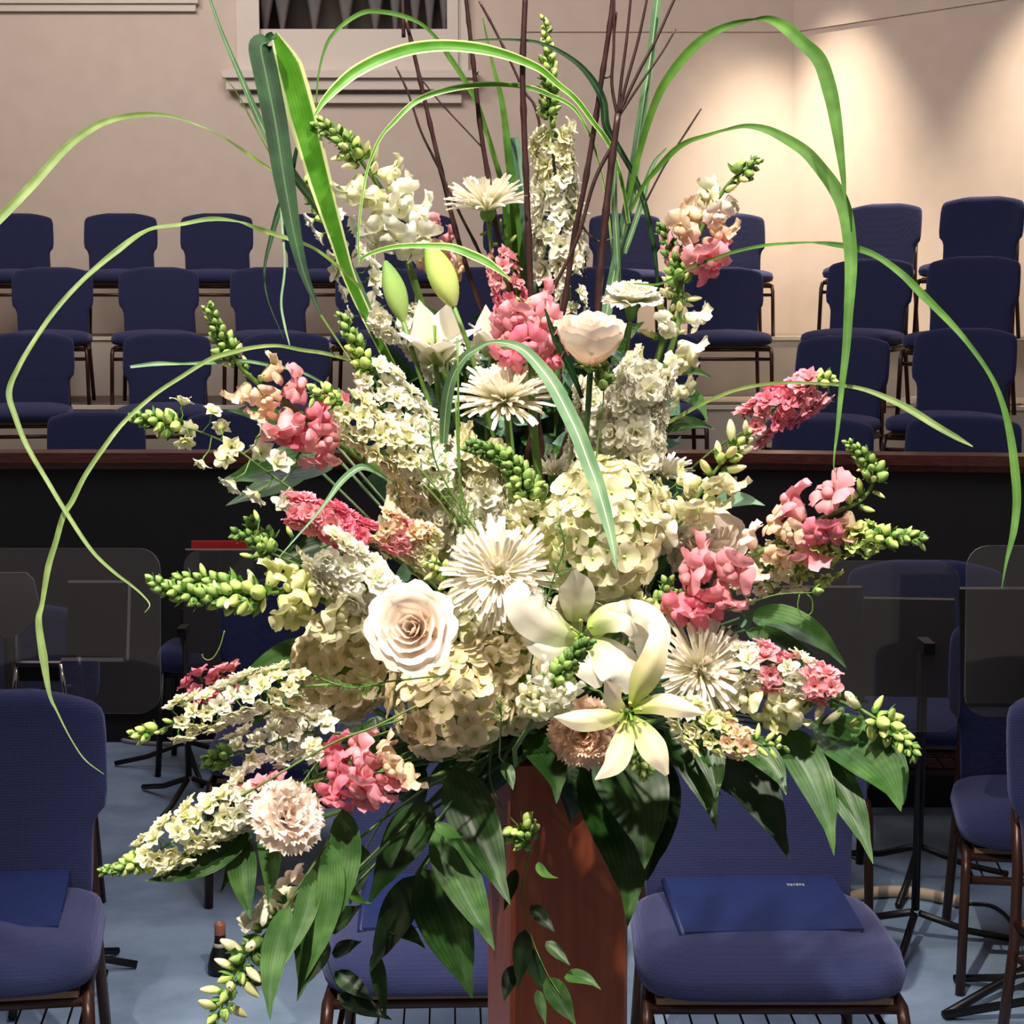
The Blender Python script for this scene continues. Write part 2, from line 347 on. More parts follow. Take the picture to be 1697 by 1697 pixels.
# ================================================================== CHAIRS
def sp(a, e): return math.copysign(abs(a)**e, a)
def superbox(mb, c, h, e1=.4, e2=.4, n=20, m=10, fn=None):
    rows = []
    for i in range(m+1):
        v = -math.pi/2+math.pi*i/m; row = []
        for j in range(n):
            u = 2*math.pi*(j+.5)/n
            p = Vector((c[0]+h[0]*sp(math.cos(v), e1)*sp(math.cos(u), e2), c[1]+h[1]*sp(math.cos(v), e1)*sp(math.sin(u), e2), c[2]+h[2]*sp(math.sin(v), e1)))
            row.append(fn(p) if fn else p)
        rows.append(row)
    return mb.grid(rows, closed=True)
CH = .84
def seat_fn(p):
    # crown, waterfall front, narrower at the rear
    y = p.y; k = 1-.07*max(0, (y)/.24); q = Vector((p.x*k, p.y, p.z))
    if p.z > .405: q.z += .018*(1-(p.x/.27)**2)*(1-(y/.26)**2)
    if y < -.12: q.z -= .9*(y+.12)**2 * (1 if p.z > .405 else .3)
    return q
seat_me = superbox(MB(), (0, -.01, .40), (.262, .24, .043), .5, .38, 28, 10, seat_fn).mesh('seat', M_fab)
def back_mesh():
    rows = []; N = 28
    prof = [(.365, .20), (.37, .214), (.45, .218), (.53, .220), (.560, .222), (.585, .230), (.605, .247), (.64, .252), (.70, .252), (.76, .250), (.79, .247), (.805, .240), (.812, .228), (.814, .19)]
    for i, (z, hw) in enumerate(prof):
        th = .030 if 1 < i < 12 else (.022 if i in (1, 12) else .008)
        row = []
        for j in range(N):
            a = 2*math.pi*(j+.5)/N; x = hw*sp(math.cos(a), .35); yy = th*sp(math.sin(a), .5)
            dome = (.040*(1-(x/.252)**2)) * max(0, (z-.66)/.154)
            yb = .205+(z-.42)*.16 + .035*(x/.25)**2*-1
            row.append((x, yb+yy+.02, z+dome))
        rows.append(row)
    mb = MB(); mb.grid(rows, closed=True)
    o = len(mb.v); n = len(prof)
    for r in (0, n-1):
        mb.f.append(tuple(r*N+j for j in range(N))); mb.mi.append(0); mb.sm.append(True); mb.uv.append([(0, 0)]*N)
    return mb.mesh('backrest', M_fab)
back_me = back_mesh()
def leg_me(pts, r=.0125): return MB().tube(pts, r, 8).mesh('leg', M_brown)
lf = [leg_me([(s*.235, -.10, .35), (s*.243, -.195, .34), (s*.246, -.212, .305), (s*.252, -.225, 0)]) for s in (-1, 1)]
lr = [leg_me([(s*.205, .285, .60), (s*.212, .255, .46), (s*.22, .24, .30), (s*.235, .27, 0)]) for s in (-1, 1)]
mbf = MB()
for s in (-1, 1): mbf.tube([(s*.236, -.18, .34), (s*.215, .24, .34)], .012, 8)
mbf.tube([(-.24, -.19, .337), (.24, -.19, .337)], .011, 8); mbf.tube([(-.215, .22, .337), (.215, .22, .337)], .011, 8)
frame_me = mbf.mesh('seat_frame', M_brown)
rail_me = MB().tube([(-.245, -.195, .28), (.245, -.195, .28)], .011, 8).mesh('stretcher', M_brown)
board_me = MB().box((-.225, -.2, .349), (.225, .2, .362)).mesh('seat_board', M_ply)
mbr = MB(); 
for s in (-1, 1): mbr.tube([(s*.225, -.17, .275), (s*.22, .23, .265)], .006, 6)
for k in range(9): x = -.2+.05*k; mbr.tube([(x, -.19, .285), (x, .225, .265)], .0025, 4)
mbr.tube([(-.22, .22, .265), (.22, .22, .265)], .008, 6); mbr.tube([(-.22, 0, .272), (.22, 0, .272)], .003, 4)
rack_me = mbr.mesh('book_rack', M_brown)
def chair(name, label, group, loc, rz, rack=False):
    t = thing(name, label, 'chair', loc, rz, group)
    obj('seat', seat_me, t); obj('backrest', back_me, t)
    for m_ in lf+lr: obj('leg', m_, t)
    obj('seat_frame', frame_me, t); obj('stretcher', rail_me, t); obj('seat_board', board_me, t)
    if rack: obj('book_rack', rack_me, t)
    return t
proto = chair('choir_chair', '', 'navy chairs on the choir tiers', (0, 0, 0), 0)
pfloor = chair('upholstered_chair', '', 'navy chairs on the blue carpet', (0, 0, 0), 0, True)
used = {}
def put(src, px, Yb, zf, rz, label):
    o = src if not used.get(src.name) else copy_tree(src); used[src.name] = 1
    Yb = KY(Yb)
    # the pixel column is measured at backrest height
    zz = zf+.75; d = (H-zz); D = Yb*math.cos(PITCH)+d*math.sin(PITCH); x = (px-848.5)/F*D
    r = math.radians(rz); off = Matrix.Rotation(r, 2) @ Vector((0, .275))
    o.location = (x-off.x, Yb-off.y, zf); o.rotation_euler = (0, 0, r); o['label'] = label
    return o
ords = ['first', 'second', 'third', 'fourth', 'fifth', 'sixth', 'seventh', 'eighth']
rows_px = [[28, 201, 360, 530, 690, 860, 1035, 1207], [88, 264, 448, 622, 805, 998, 1198], [50, 278, 475, 665, 862, 1087], [161, 388, 590, 790, 992]]
rows_Y = [8.12, 7.36, 6.66, 5.98]; rn = ['top row against the wall', 'second row from the top', 'third row from the top', 'lowest row behind the rail']
for i, xs in enumerate(rows_px):
    for k, px in enumerate(xs):
        rz = 9*(1-px/700) if px < 700 else 0
        put(proto, px, rows_Y[i], TZ[i], rz, 'navy choir chair, %s from the left in the %s' % (ords[k], rn[i]))
for i, lst in enumerate([[(1467, 7.5), (1630, 7.0)], [(1445, 6.62), (1616, 6.25)], [(1400, 6.0), (1602, 5.6)], [(1366, 5.62), (1598, 5.05)]]):
    for k, (px, Y) in enumerate(lst):
        put(proto, px, Y, TZ[i] if (i > 1 and k == 0) else RZ[i], -30 if i < 3 else -24, 'angled choir chair right of the aisle, %s one in the %s' % (['left', 'right'][k], rn[i]))
g = 'navy chairs on the blue carpet'
put(pfloor, -20, 2.40, 0, 8, 'navy chair at the left edge with a closed folder on its seat')
put(pfloor, 752, 2.42, 0, 2, 'navy chair half hidden behind the hanging leaves, folder on its seat')
put(pfloor, 1235, 2.40, 0, 0, 'navy chair right of the wooden pedestal carrying a navy folder')
put(pfloor, 1838, 2.44, 0, 10, 'navy chair cut by the right edge of the picture')
put(pfloor, 12, 3.1, 0, 6, 'navy chair behind the left foreground chair, seen through clear shield')
put(pfloor, 505, 3.42, 0, 4, 'navy chair in shade behind the lower left flowers')
put(pfloor, 1732, 2.98, 0, -8, 'navy chair just behind the right foreground chair, its seat showing left')
put(pfloor, 1532, 3.65, 0, -4, 'navy chair with domed back seen through the right clear shield')
put(pfloor, 1268, 3.3, 0, -4, 'navy chair hidden behind the chair right of the pedestal')
# ================================================================== FOLDERS
def folder(label, c, w, d, rz, tilt=(0, 0), emblem=False):
    t = thing('music_folder', label, 'folder', c, rz)
    Mx = Matrix.Rotation(tilt[0], 4, 'X') @ Matrix.Rotation(tilt[1], 4, 'Y')
    obj('back_cover', MB().box((-w/2, -d/2, 0), (w/2, d/2, .004)), t, Mx, mat=M_navy)
    obj('page_stack', MB().box((-w/2+.006, -d/2+.004, .004), (w/2-.006, d/2-.004, .012)), t, Mx, mat=M_page)
    obj('front_cover', MB().box((-w/2, -d/2, .0125), (w/2, d/2, .0165)), t, Mx, mat=M_navy)
    obj('spine', MB().tube([(-w/2, -d/2, .008), (-w/2, d/2, .008)], .0085, 8), t, Mx, mat=M_navy)
    if emblem:
        mb = MB()
        for k in range(6): mb.box((w*.20+k*.0062, d*.30-(k % 2)*.002, .0166), (w*.20+k*.0062+.0045, d*.30+.009-(k % 3)*.001, .0171))
        obj('silver_lettering', mb, t, Mx, mat=M_silver)
    return t
folder('closed navy music folder on the seat right of the pedestal', (.505, 3.43, .450), .355, .27, math.radians(3), (math.radians(4), 0), True)
folder('closed navy music folder on the left edge chair seat', (-1.095, 3.44, .450), .36, .28, math.radians(9), (math.radians(5), 0))
folder('navy music folder on the seat behind hanging leaves', (-.13, 3.45, .450), .34, .27, math.radians(2), (math.radians(4), 0))
# ================================================================== SHIELDS AND STANDS
def rrect(mb, w, h, r, th, M):
    pts = []
    for cx, cz, a0 in ((w/2-r, h/2-r, 0), (-w/2+r, h/2-r, 90), (-w/2+r, -h/2+r, 180), (w/2-r, -h/2+r, 270)):
        for k in range(6):
            a = math.radians(a0+18*k); pts.append((cx+r*math.cos(a), cz+r*math.sin(a)))
    n = len(pts); vs = [M @ Vector((x, -th/2, z)) for x, z in pts]+[M @ Vector((x, th/2, z)) for x, z in pts]
    mb.cur = 0; mb.add(vs, [tuple(range(n)), tuple(range(2*n-1, n-1, -1))], smooth=False)
    mb.cur = 1; mb.add(vs, [(i, i+n, (i+1) % n+n, (i+1) % n) for i in range(n)], smooth=False); mb.cur = 0
    return mb
def tripod(t, x, y, rz, R=.26, r=.010, top=.09, n=3):
    for k in range(n):
        a = rz+2*math.pi*k/n; c, s = math.cos(a), math.sin(a)
        obj('leg', MB().tube([(x+c*.012, y+s*.012, top), (x+c*R*.55, y+s*R*.55, top*.42), (x+c*R, y+s*R, .012)], r, 6), t, mat=M_black)
def shield(label, x0, y0, x1, y1, Y, tilt=8, polex=None, rz=.3, rad=.05):
    c = P((x0+x1)/2, (y0+y1)/2, Y); s = S((x0+x1)/2, (y0+y1)/2, Y); w, h = (x1-x0)*s, (y1-y0)*s/math.cos(math.radians(tilt))*.985
    px = c.x if polex is None else P(polex, 1200, Y).x
    t = thing('sound_shield', label, 'shield', (px, c.y+.06, 0)); M0 = Matrix.Translation((-px, -c.y-.06, 0))
    o = obj('clear_panel', rrect(MB(), w, h, rad, .006, Matrix.Translation(c) @ Matrix.Rotation(math.radians(-tilt), 4, 'X')), t, M0, mat=[M_acr, M_edge])
    zc = c.z
    obj('pole', MB().tube([(0, 0, .1), (0, 0, zc)], .011, 8), t, mat=M_black)
    obj('clamp', MB().box((-.014, -.075, zc-.02), (.014, .012, zc+.01)), t, mat=M_black)
    tripod(t, 0, 0, rz); return t
shield('large clear acrylic shield behind the left foreground chair', -70, 907, 266, 1184, 2.66, 6, -30)
shield('clear acrylic shield left of the flowers below the red cover', 305, 911, 640, 1180, 3.7, 6, 305, .3)
shield('clear acrylic shield right of the flowers before the domed chair', 1175, 928, 1590, 1214, 2.85, 6, 1535, .1)
shield('clear rounded acrylic shield at the right edge of the picture', 1600, 902, 1860, 1190, 2.6, 4, 1790, .5)
def stand(label, x0, y0, x1, y1, Y, yaw=0, tilt=18, rz=.2, polex=None, bright=False):
    c = P((x0+x1)/2, (y0+y1)/2, Y); s = S((x0+x1)/2, (y0+y1)/2, Y); w, h = (x1-x0)*s, (y1-y0)*s/math.cos(math.radians(tilt))
    px = c.x if polex is None else P(polex, 1200, Y).x
    t = thing('music_stand', label, 'music stand', (px, c.y+.05, 0)); M0 = Matrix.Translation((-px, -c.y-.05, 0))
    R = Matrix.Translation(c) @ Matrix.Rotation(math.radians(yaw), 4, 'Z') @ Matrix.Rotation(math.radians(-tilt), 4, 'X')
    obj('desk', MB().box((-w/2, -.004, -h/2), (w/2, .004, h/2), R), t, M0, mat=M_black)
    obj('lip', MB().box((-w/2, -.05, -h/2-.004), (w/2, .004, -h/2+.004), R), t, M0, mat=M_chrome if bright else M_black)
    if bright: obj('polished_side', MB().box((w/2-.003, -.008, -h/2), (w/2+.004, .006, h/2), R), t, M0, mat=M_chrome)
    obj('polished_edge', MB().box((-w/2, -.006, h/2), (w/2, .006, h/2+.006), R), t, M0, mat=M_chrome)
    obj('pole', MB().tube([(0, 0, .1), (0, 0, c.z)], .013, 8), t, mat=M_black)
    tripod(t, 0, 0, rz, .27, .010, .10); return t
stand('black music stand with bright edge behind the left foreground chair', 112, 968, 214, 1092, 2.72, 0, 14, .2, 20, True)
stand('black music stand behind the lower left flowers under the red cover', 306, 914, 424, 1110, 4.0, 0, 12, .9, 304)
stand('black music stand just right of the flowers by the clear shield', 1190, 977, 1430, 1160, 2.95, 0, 14)
stand('black music stand left of the thick dark pole at right', 1432, 996, 1580, 1150, 3.2, -6, 14, .1, 1535)
stand('black music stand with a bright top edge at the right picture edge', 1592, 979, 2060, 1165, 2.64, 0, 12, .4, 1930)
# tripod foot poking in at lower right
t = thing('stand_foot', 'splayed black tripod foot on carpet at the lower right edge', 'stand', tuple(P(1760, 1640, 2.5)[:2])+(0,))
bx = Vector((t.location.x, t.location.y, 0))
for a, b in (((1565, 1682), (1720, 1625)), ((1565, 1682), (1720, 1690))):
    def fl(q): 
        d = P(q[0], q[1], 1)-CAM; return CAM+d*((H-.012)/-d.z)
    obj('leg', MB().tube([fl(a)-bx, fl(b)-bx+Vector((0, 0, .05)), Vector((0, 0, .2))], .011, 6), t, mat=M_black)
obj('pole', MB().tube([(0, 0, .1), (0, 0, 1.1)], .012, 8), t, mat=M_black)
def floor_at(px, py, z=0):
    d = P(px, py, 1)-CAM; return CAM+d*((H-z)/-d.z)
# stool behind the left shield
f = floor_at(313, 1287); zs = .46
t = thing('padded_stool', 'low navy padded stool seen between the two left clear shields', 'stool', (f.x, f.y+.15, 0))
st_ = superbox(MB(), (0, 0, zs-.05), (.12, .15, .05), .5, .5, 22, 8); obj('cushion', st_, t, mat=M_fab)
for sx in (-1, 1):
    for sy in (-1, 1): obj('leg', MB().tube([(sx*.09, sy*.12, zs-.09), (sx*.11, sy*.15, 0)], .011, 8), t, mat=M_black)
obj('seat_ring', MB().tube([(-.09, -.12, zs-.1), (.09, -.12, zs-.1), (.09, .12, zs-.1), (-.09, .12, zs-.1), (-.09, -.12, zs-.1)], .009, 6), t, mat=M_black)
# beige hose, cables
pts = [floor_at(x, y, .018) for x, y in smooth_path([(1395, 1498), (1420, 1484), (1470, 1477), (1530, 1481), (1592, 1494)])]
t = thing('hose', 'curved beige hose lying on the carpet behind the right chairs', 'hose', pts[0]*1); b0 = pts[0].copy()
obj('tube', MB().tube([p-b0 for p in pts], .0165, 10), t, mat=M_hose)
obj('end_tip', MB().tube([pts[-1]-b0, floor_at(1604, 1497, .012)-b0], [.011, .006], 8), t, mat=M_page)
pts = [floor_at(x, y, .006) for x, y in smooth_path([(1604, 1497), (1640, 1500), (1665, 1515), (1690, 1545), (1720, 1560)])]
t = thing('cable', 'thin black cable leading from the beige hose to the right', 'cable', pts[0]*1); obj('cord', MB().tube([p-pts[0] for p in pts], .005, 6), t, mat=M_black)
pts = [floor_at(x, y, .006) for x, y in smooth_path([(1700, 1395), (1662, 1388), (1650, 1402), (1668, 1413), (1700, 1408)])]
t = thing('cable', 'looped black cable on the carpet under the rear right chair', 'cable', pts[0]*1); obj('cord', MB().tube([p-pts[0] for p in pts], .004, 6), t, mat=M_black)
pts = [floor_at(x, y, .008) for x, y in smooth_path([(90, 1216), (180, 1218), (215, 1229), (290, 1233), (350, 1229), (430, 1231)])]
t = thing('cable', 'pale cord running along the far edge of the carpet at left', 'cable', pts[0]*1); obj('cord', MB().tube([p-pts[0] for p in pts], .009, 6), t, mat=M_edge)
# low dark platform with wooden edge
q0, q1 = floor_at(1080, 1338), floor_at(1548, 1345); zt = .17
t = thing('low_platform', 'low dark platform with a wooden edge behind the right side chairs', 'platform', (1.1, q0.y, 0)); t['kind'] = 'structure'
obj('base', MB().box((-.75, 0, 0), (.9, .75, zt-.03)), t, mat=M_black); obj('wood_edge', MB().box((-.77, -.02, zt-.03), (.92, .77, zt)), t, mat=M_rail)
obj('floor_strip', MB().box((-7, 0, 0), (.1, .5, .03)), None, Matrix.Translation((-.3, 6.55, 0)), mat=M_black, kind='structure').name = 'dark_floor_strip'  # flat black strip laid on the carpet in front of the choir rail
# chrome folding frame behind left chair
Yc = 2.6; a, b = P(28, 1097, Yc), P(100, 1097, Yc); 
t = thing('folding_stand', 'small polished folding frame standing behind the left chair back', 'stand', ((a.x+b.x)/2, a.y, 0)); hw = (b.x-a.x)/2; zt = a.z
obj('top_bar', MB().box((-hw, -.012, zt-.010), (hw, .012, zt)), t, mat=M_chrome)
for s in (-1, 1): obj('leg', MB().tube([(s*hw, 0, zt-.005), (s*hw*1.15, 0, zt-.06), (s*hw*1.5, .02, zt-.25), (s*hw*2.2, .08, .01)], .006, 6), t, mat=M_chrome)
obj('dark_panel', MB().box((-hw+.004, .0, zt-.045), (hw-.004, .006, zt-.012)), t, mat=M_black)
obj('cross_bar', MB().tube([(-hw*1.2, 0, zt-.075), (hw*1.2, 0, zt-.075)], .004, 6), t, mat=M_chrome)
# grey board standing in for a chair back's reflection in left shield
Yg = 2.70; p = P(5, 1000, Yg); s = S(5, 1000, Yg)
t = thing('grey_reflection_board', 'pale grey pointed board standing for a reflection at the left picture edge', 'music stand', (p.x, p.y+.06, 0))
out = [(-60, -52), (40, -52), (52, -40), (60, 0), (55, 26), (18, 56), (0, 58), (-14, 50), (-60, 30)]
vs = [Vector((x*s, -.06-.004, -y*s+p.z)) for x, y in out]+[Vector((x*s, -.06+.004, -y*s+p.z)) for x, y in out]; n = len(out)
obj('desk', MB().add(vs, [tuple(range(n))[::-1], tuple(range(n, 2*n))]+[(i, (i+1) % n, (i+1) % n+n, i+n) for i in range(n)], smooth=False), t, mat=M_grey)
obj('pole', MB().tube([(0, -.04, p.z), (0, 0, .1)], .012, 8), t, mat=M_black); tripod(t, 0, 0, .7)
# red cover above the left shield
p = P(366, 930, 4.08); s = S(366, 930, 4.08)
t = thing('red_binder', 'red cover standing on a dark music stand at left', 'book', (p.x, p.y, p.z))
obj('cover', MB().box((-48*s, -.006, -25*s), (48*s, .006, 34*s)), t, mat=M_red); obj('page_stack', MB().box((-46*s, .006, -25*s), (46*s, .016, 30*s)), t, mat=M_page)
# bottle
p = floor_at(366, 1612)
t = thing('bottle', 'small dark bottle with a tan cap standing on the blue carpet', 'bottle', p)
def lathe(prof, n=20): return MB().grid([[(r*math.cos(2*math.pi*j/n), r*math.sin(2*math.pi*j/n), z) for j in range(n)] for r, z in prof], closed=True)
obj('body', lathe([(.001, 0), (.032, 0), (.033, .02), (.026, .05), (.017, .072), (.014, .09), (.014, .105)]), t, mat=M_black)
obj('white_ring', lathe([(.0172, .070), (.0182, .071), (.0165, .079), (.0155, .080)]), t, mat=M_page)
obj('cap', lathe([(.0135, .1), (.0142, .101), (.014, .125), (.0135, .13), (.010, .13), (.009, .124), (.001, .124)]), t, mat=M_copper)
# ================================================================== PEDESTAL AND VESSEL
PY = 1.46
pt = P(925, 1262, PY); pw = 236*S(925, 1500, PY)/(math.cos(.2)+math.sin(.2))
t = thing('pedestal', 'square reddish cherry wood pedestal carrying the flower arrangement', 'pedestal', (pt.x, pt.y+.07, 0), math.radians(12))
def taper(w0, w1, z0, z1, b=.006):
    mb = MB(); rows = []
    for z, w in ((z0, w0), (z1, w1)):
        h = w/2; rows.append([(-h+b, -h, z), (h-b, -h, z), (h, -h+b, z), (h, h-b, z), (h-b, h, z), (-h+b, h, z), (-h, h-b, z), (-h, -h+b, z)])
    mb.grid(rows, closed=True, smooth=False); mb.add([q for q in rows[1]], [tuple(range(8))], smooth=False); mb.add([q for q in rows[0]], [tuple(range(7, -1, -1))], smooth=False); return mb
PZ = pt.z
obj('column', taper(pw*1.04, pw*.99, .06, PZ-.02), t, mat=M_ped)
obj('plinth', taper(pw*1.25, pw*1.15, 0, .06), t, mat=M_ped); obj('top_slab', taper(pw*1.05, pw*1.05, PZ-.02, PZ), t, mat=M_ped)
t = thing('flower_bowl', 'dark green bowl hidden in the foliage on top of the pedestal', 'bowl', (pt.x, pt.y+.07, PZ))
obj('bowl_body', lathe([(.001, 0), (.055, 0), (.06, .02), (.075, .06), (.078, .075), (.07, .075), (.001, .06)], 24), t, mat=M_dstem)
obj('floral_foam', superbox(MB(), (0, 0, .10), (.06, .055, .05), .4, .4, 16, 8), t, mat=M_dstem)
# ================================================================== FLOWER PARTS
RND = random.Random(11)
def petal(mb, az=0, r0=0, z0=0, L=1, W=.3, e0=30, e1=10, shape='round', cup=.2, ruf=0, nu=6, nv=5, notch=0, ph=0, serr=0, twist=0):
    ca, sa = math.cos(az), math.sin(az); R = Vector((ca, sa, 0)); T = Vector((-sa, ca, 0)); Z = Vector((0, 0, 1))
    r, z = r0, z0; rows = []; uvs = []; ds = L/nu
    for i in range(nu+1):
        s = i/nu; e = math.radians(e0+(e1-e0)*s)
        if i: em = math.radians(e0+(e1-e0)*(s-.5/nu)); r += ds*math.cos(em); z += ds*math.sin(em)
        n = -R*math.sin(e)+Z*math.cos(e); t = R*math.cos(e)+Z*math.sin(e)
        if shape == 'round': w = W*(math.sin(math.pi*min(.985, s*.80+.06))**.75)*(1 if s < .85 else 1-.45*((s-.85)/.15)**2)
        elif shape == 'wide': w = W*min(1, .22+1.2*s)*(1 if s < .8 else 1-.35*((s-.8)/.2)**2)
        elif shape == 'point': w = W*max(.02, math.sin(math.pi*(.12+.88*s)**.9))
        elif shape == 'lance': w = W*max(.03, (.45+.9*s-1.3*s*s)*1.35 if s < 1 else .03)
        else: w = W*(.6+.5*s)*(1 if s < .9 else .7)
        row = []; uv = []
        for j in range(nv):
            v = -1+2*j/(nv-1); y = w*v
            d = cup*w*v*v+ruf*L*s*s*math.sin(v*5.1+ph+s*2.3)*abs(v)**.5
            ext = -notch*L*(1-abs(v))*max(0, s-.75)*4*.3 if notch else 0
            if serr and i == nu: ext += serr*L*(1 if j % 2 else -1)
            row.append(R*r+Z*z+T*y+n*d+t*ext); uv.append((min(.99, s+.01), (v+1)/2))
        rows.append(row); uvs.append(uv)
    return mb.grid(rows, uvs)
CACHE = {}
def cached(key, fn):
    if key not in CACHE: CACHE[key] = fn()
    return CACHE[key]
def calyx(mb, r, z, L, n=5):
    mb.cur = 1
    for k in range(n): petal(mb, 2*math.pi*k/n, r*.2, z, L, L*.3, 45, 75, 'point', .3, nu=3, nv=3)
    mb.cur = 0
def m_snap(col, v):
    """open snapdragon bloom, unit length along +Z, upper lip on +Y: bulging pouch, closed mouth, ruffled lips"""
    mb = MB(); rnd = random.Random(v); rows = []; uvs = []
    for i, (z, rx, ry, cy) in enumerate([(-.02, .07, .07, 0), (.05, .15, .16, -.02), (.2, .20, .22, -.04), (.38, .21, .23, -.03), (.55, .22, .23, -.01), (.66, .20, .17, 0)]):
        rows.append([(rx*math.cos(2*math.pi*j/12), cy+ry*math.sin(2*math.pi*j/12), z) for j in range(12)]); uvs.append([(.15+i*.13, .5)]*12)
    mb.grid(rows, uvs, closed=True)
    for a in (48, 132): petal(mb, math.radians(a), .10, .46, .66, .36, 80, 10-40*rnd.random(), 'wide', -.35, .15, 6, 7, 0, rnd.random()*6)
    for a in (200, 270, 340): petal(mb, math.radians(a), .12, .44, .50+.1*rnd.random(), .29, 48, -85, 'wide', -.35, .15, 6, 7, 0, rnd.random()*6)
    o = len(mb.uv)
    for sx in (-.10, .10): mb.ball((sx, -.06, .64), .17, 8, 5, (1, .9, .75))
    for i in range(o, len(mb.uv)): mb.uv[i] = [(.6, .5)]*len(mb.uv[i])
    calyx(mb, .3, -.04, .24)
    return mb.mesh('bloom', [PM[col], M_calyx])
def m_bud(col, v):
    mb = MB(); rows = []; uvs = []; bend = .12*(v % 3)
    for i in range(7):
        s = i/6; r = .17*math.sin(math.pi*(.12+.82*s))**.8*(1.15 if .4 < s < .9 else 1)
        rows.append([(r*math.cos(2*math.pi*j/8), r*.85*math.sin(2*math.pi*j/8)+bend*s*s, s*.95) for j in range(8)]); uvs.append([(s, .5)]*8)
    mb.grid(rows, uvs, closed=True); calyx(mb, .3, -.02, .32)
    return mb.mesh('bud', [PM[col], M_calyx])
def m_gbud(col, v):
    mb = MB()
    mb.grid([[(r_*math.cos(2*math.pi*j/8), r_*math.sin(2*math.pi*j/8), z) for j in range(8)] for z, r_ in ((-.05, .10), (.12, .30), (.4, .38), (.7, .30), (.95, .14), (1.05, .02))], [[(q/5, .5)]*8 for q in range(6)], closed=True)
    mb.cur = 1; petal(mb, -1.57, .1, -.05, 1.1, .24, 30, 75, 'point', .3, nu=4, nv=3); petal(mb, .6, .1, .0, .8, .2, 35, 75, 'point', .3, nu=3, nv=3); petal(mb, 2.5, .1, .0, .8, .2, 35, 75, 'point', .3, nu=3, nv=3)
    me = mb.mesh('bud', [PM[col], M_calyx]); 
    return me
def m_lark(col, v):
    mb = MB(); rnd = random.Random(v+5)
    for k in range(6): petal(mb, 1.047*k+rnd.uniform(-.2, .2), .04, .12, .54*rnd.uniform(.85, 1.1), .20, 50, 5+rnd.uniform(-25, 25), 'point' if (k+v) % 3 else 'round', .35, .09, 5, 5, ph=rnd.random()*6)
    for k in range(5): petal(mb, 1.2566*k+.5, .03, .16, .42*rnd.uniform(.8, 1.1), .15, 72, 42+rnd.uniform(-20, 10), 'point', .35, .08, 4, 5, ph=k)
    mb.cur = 1; mb.tube([(0, 0, -.12), (0, 0, .16)], [.03, .06], 5); mb.cur = 0
    return mb.mesh('floret', [PM[col], M_calyx])
def m_stock(col, v):
    mb = MB(); rnd = random.Random(v+9)
    for n, L, e0, e1, z in ((6, .5, 30, 5, .1), (5, .40, 50, 30, .15), (4, .28, 72, 60, .2)):
        for k in range(n): petal(mb, 2*math.pi*k/n+rnd.random()*.5+n, .03, z, L*rnd.uniform(.85, 1.1), L*.5, e0, e1+rnd.uniform(-15, 15), 'wide', .3, .12, 5, 5, .25, rnd.random()*6)
    mb.tube([(0, 0, -.1), (0, 0, .15)], [.04, .08], 5)
    return mb.mesh('floret', [PM[col], M_calyx])
def m_hyd(col, v):
    mb = MB(); rnd = random.Random(v+2)
    for k in range(4): petal(mb, math.pi/2*k+rnd.uniform(-.1, .1), .02, .0, .52*rnd.uniform(.9, 1.08), .32, 22, 2+rnd.uniform(-14, 18), 'round', .25*rnd.uniform(.3, 1.4), .035, 5, 5, ph=rnd.random()*6)
    mb.ball((0, 0, .04), .06, 6, 4); mb.cur = 1; mb.tube([(0, 0, -.5), (0, 0, 0)], .02, 4)
    return mb.mesh('floret', [PM[col], M_stem])
MK = {'snap': m_snap, 'bud': m_bud, 'gbud': m_gbud, 'lark': m_lark, 'stock': m_stock, 'hyd': m_hyd}
PNAME = {'snap': 'bloom', 'bud': 'bud', 'gbud': 'green_bud', 'lark': 'floret', 'stock': 'floret', 'hyd': 'floret'}
def fl(kind, col, v): return cached((kind, col, v), lambda: MK[kind](col, v))
HUB = P(900, 1215, 1.50)
def path3(px, Y0, Y1, k=5, hub=True):
    n = len(px); L = [0]
    for a, b in zip(px, px[1:]): L.append(L[-1]+math.hypot(b[0]-a[0], b[1]-a[1]))
    raw = [(a[0], a[1], Y0+(Y1-Y0)*(l/L[-1])) for a, l in zip(px, L)]
    pts = [P(*q) for q in smooth_path(raw, k)]
    pre = []
    if hub:
        a = pts[0]; t = (pts[0]-pts[2]).normalized(); d = (a-HUB).length
        if d > .03:
            for s in (0, .25, .5, .75):
                u = 1-s; pre.append(HUB*(u**2)+(a+t*d*.35)*(2*s*u)+a*s*s)
            pre = [q+Vector((RND.uniform(-.006, .006), 0, 0)) if i else q+Vector((RND.uniform(-.03, .03), RND.uniform(-.02, .02), 0)) for i, q in enumerate(pre)]
    return pts, pre
def along(pts, t):
    L = [0]
    for a, b in zip(pts, pts[1:]): L.append(L[-1]+(b-a).length)
    x = t*L[-1]
    for i in range(len(pts)-1):
        if x <= L[i+1] or i == len(pts)-2:
            f = (x-L[i])/max(1e-9, L[i+1]-L[i]); return pts[i].lerp(pts[i+1], f), (pts[i+1]-pts[i]).normalized()
def toward(p): return (CAM-p).normalized()
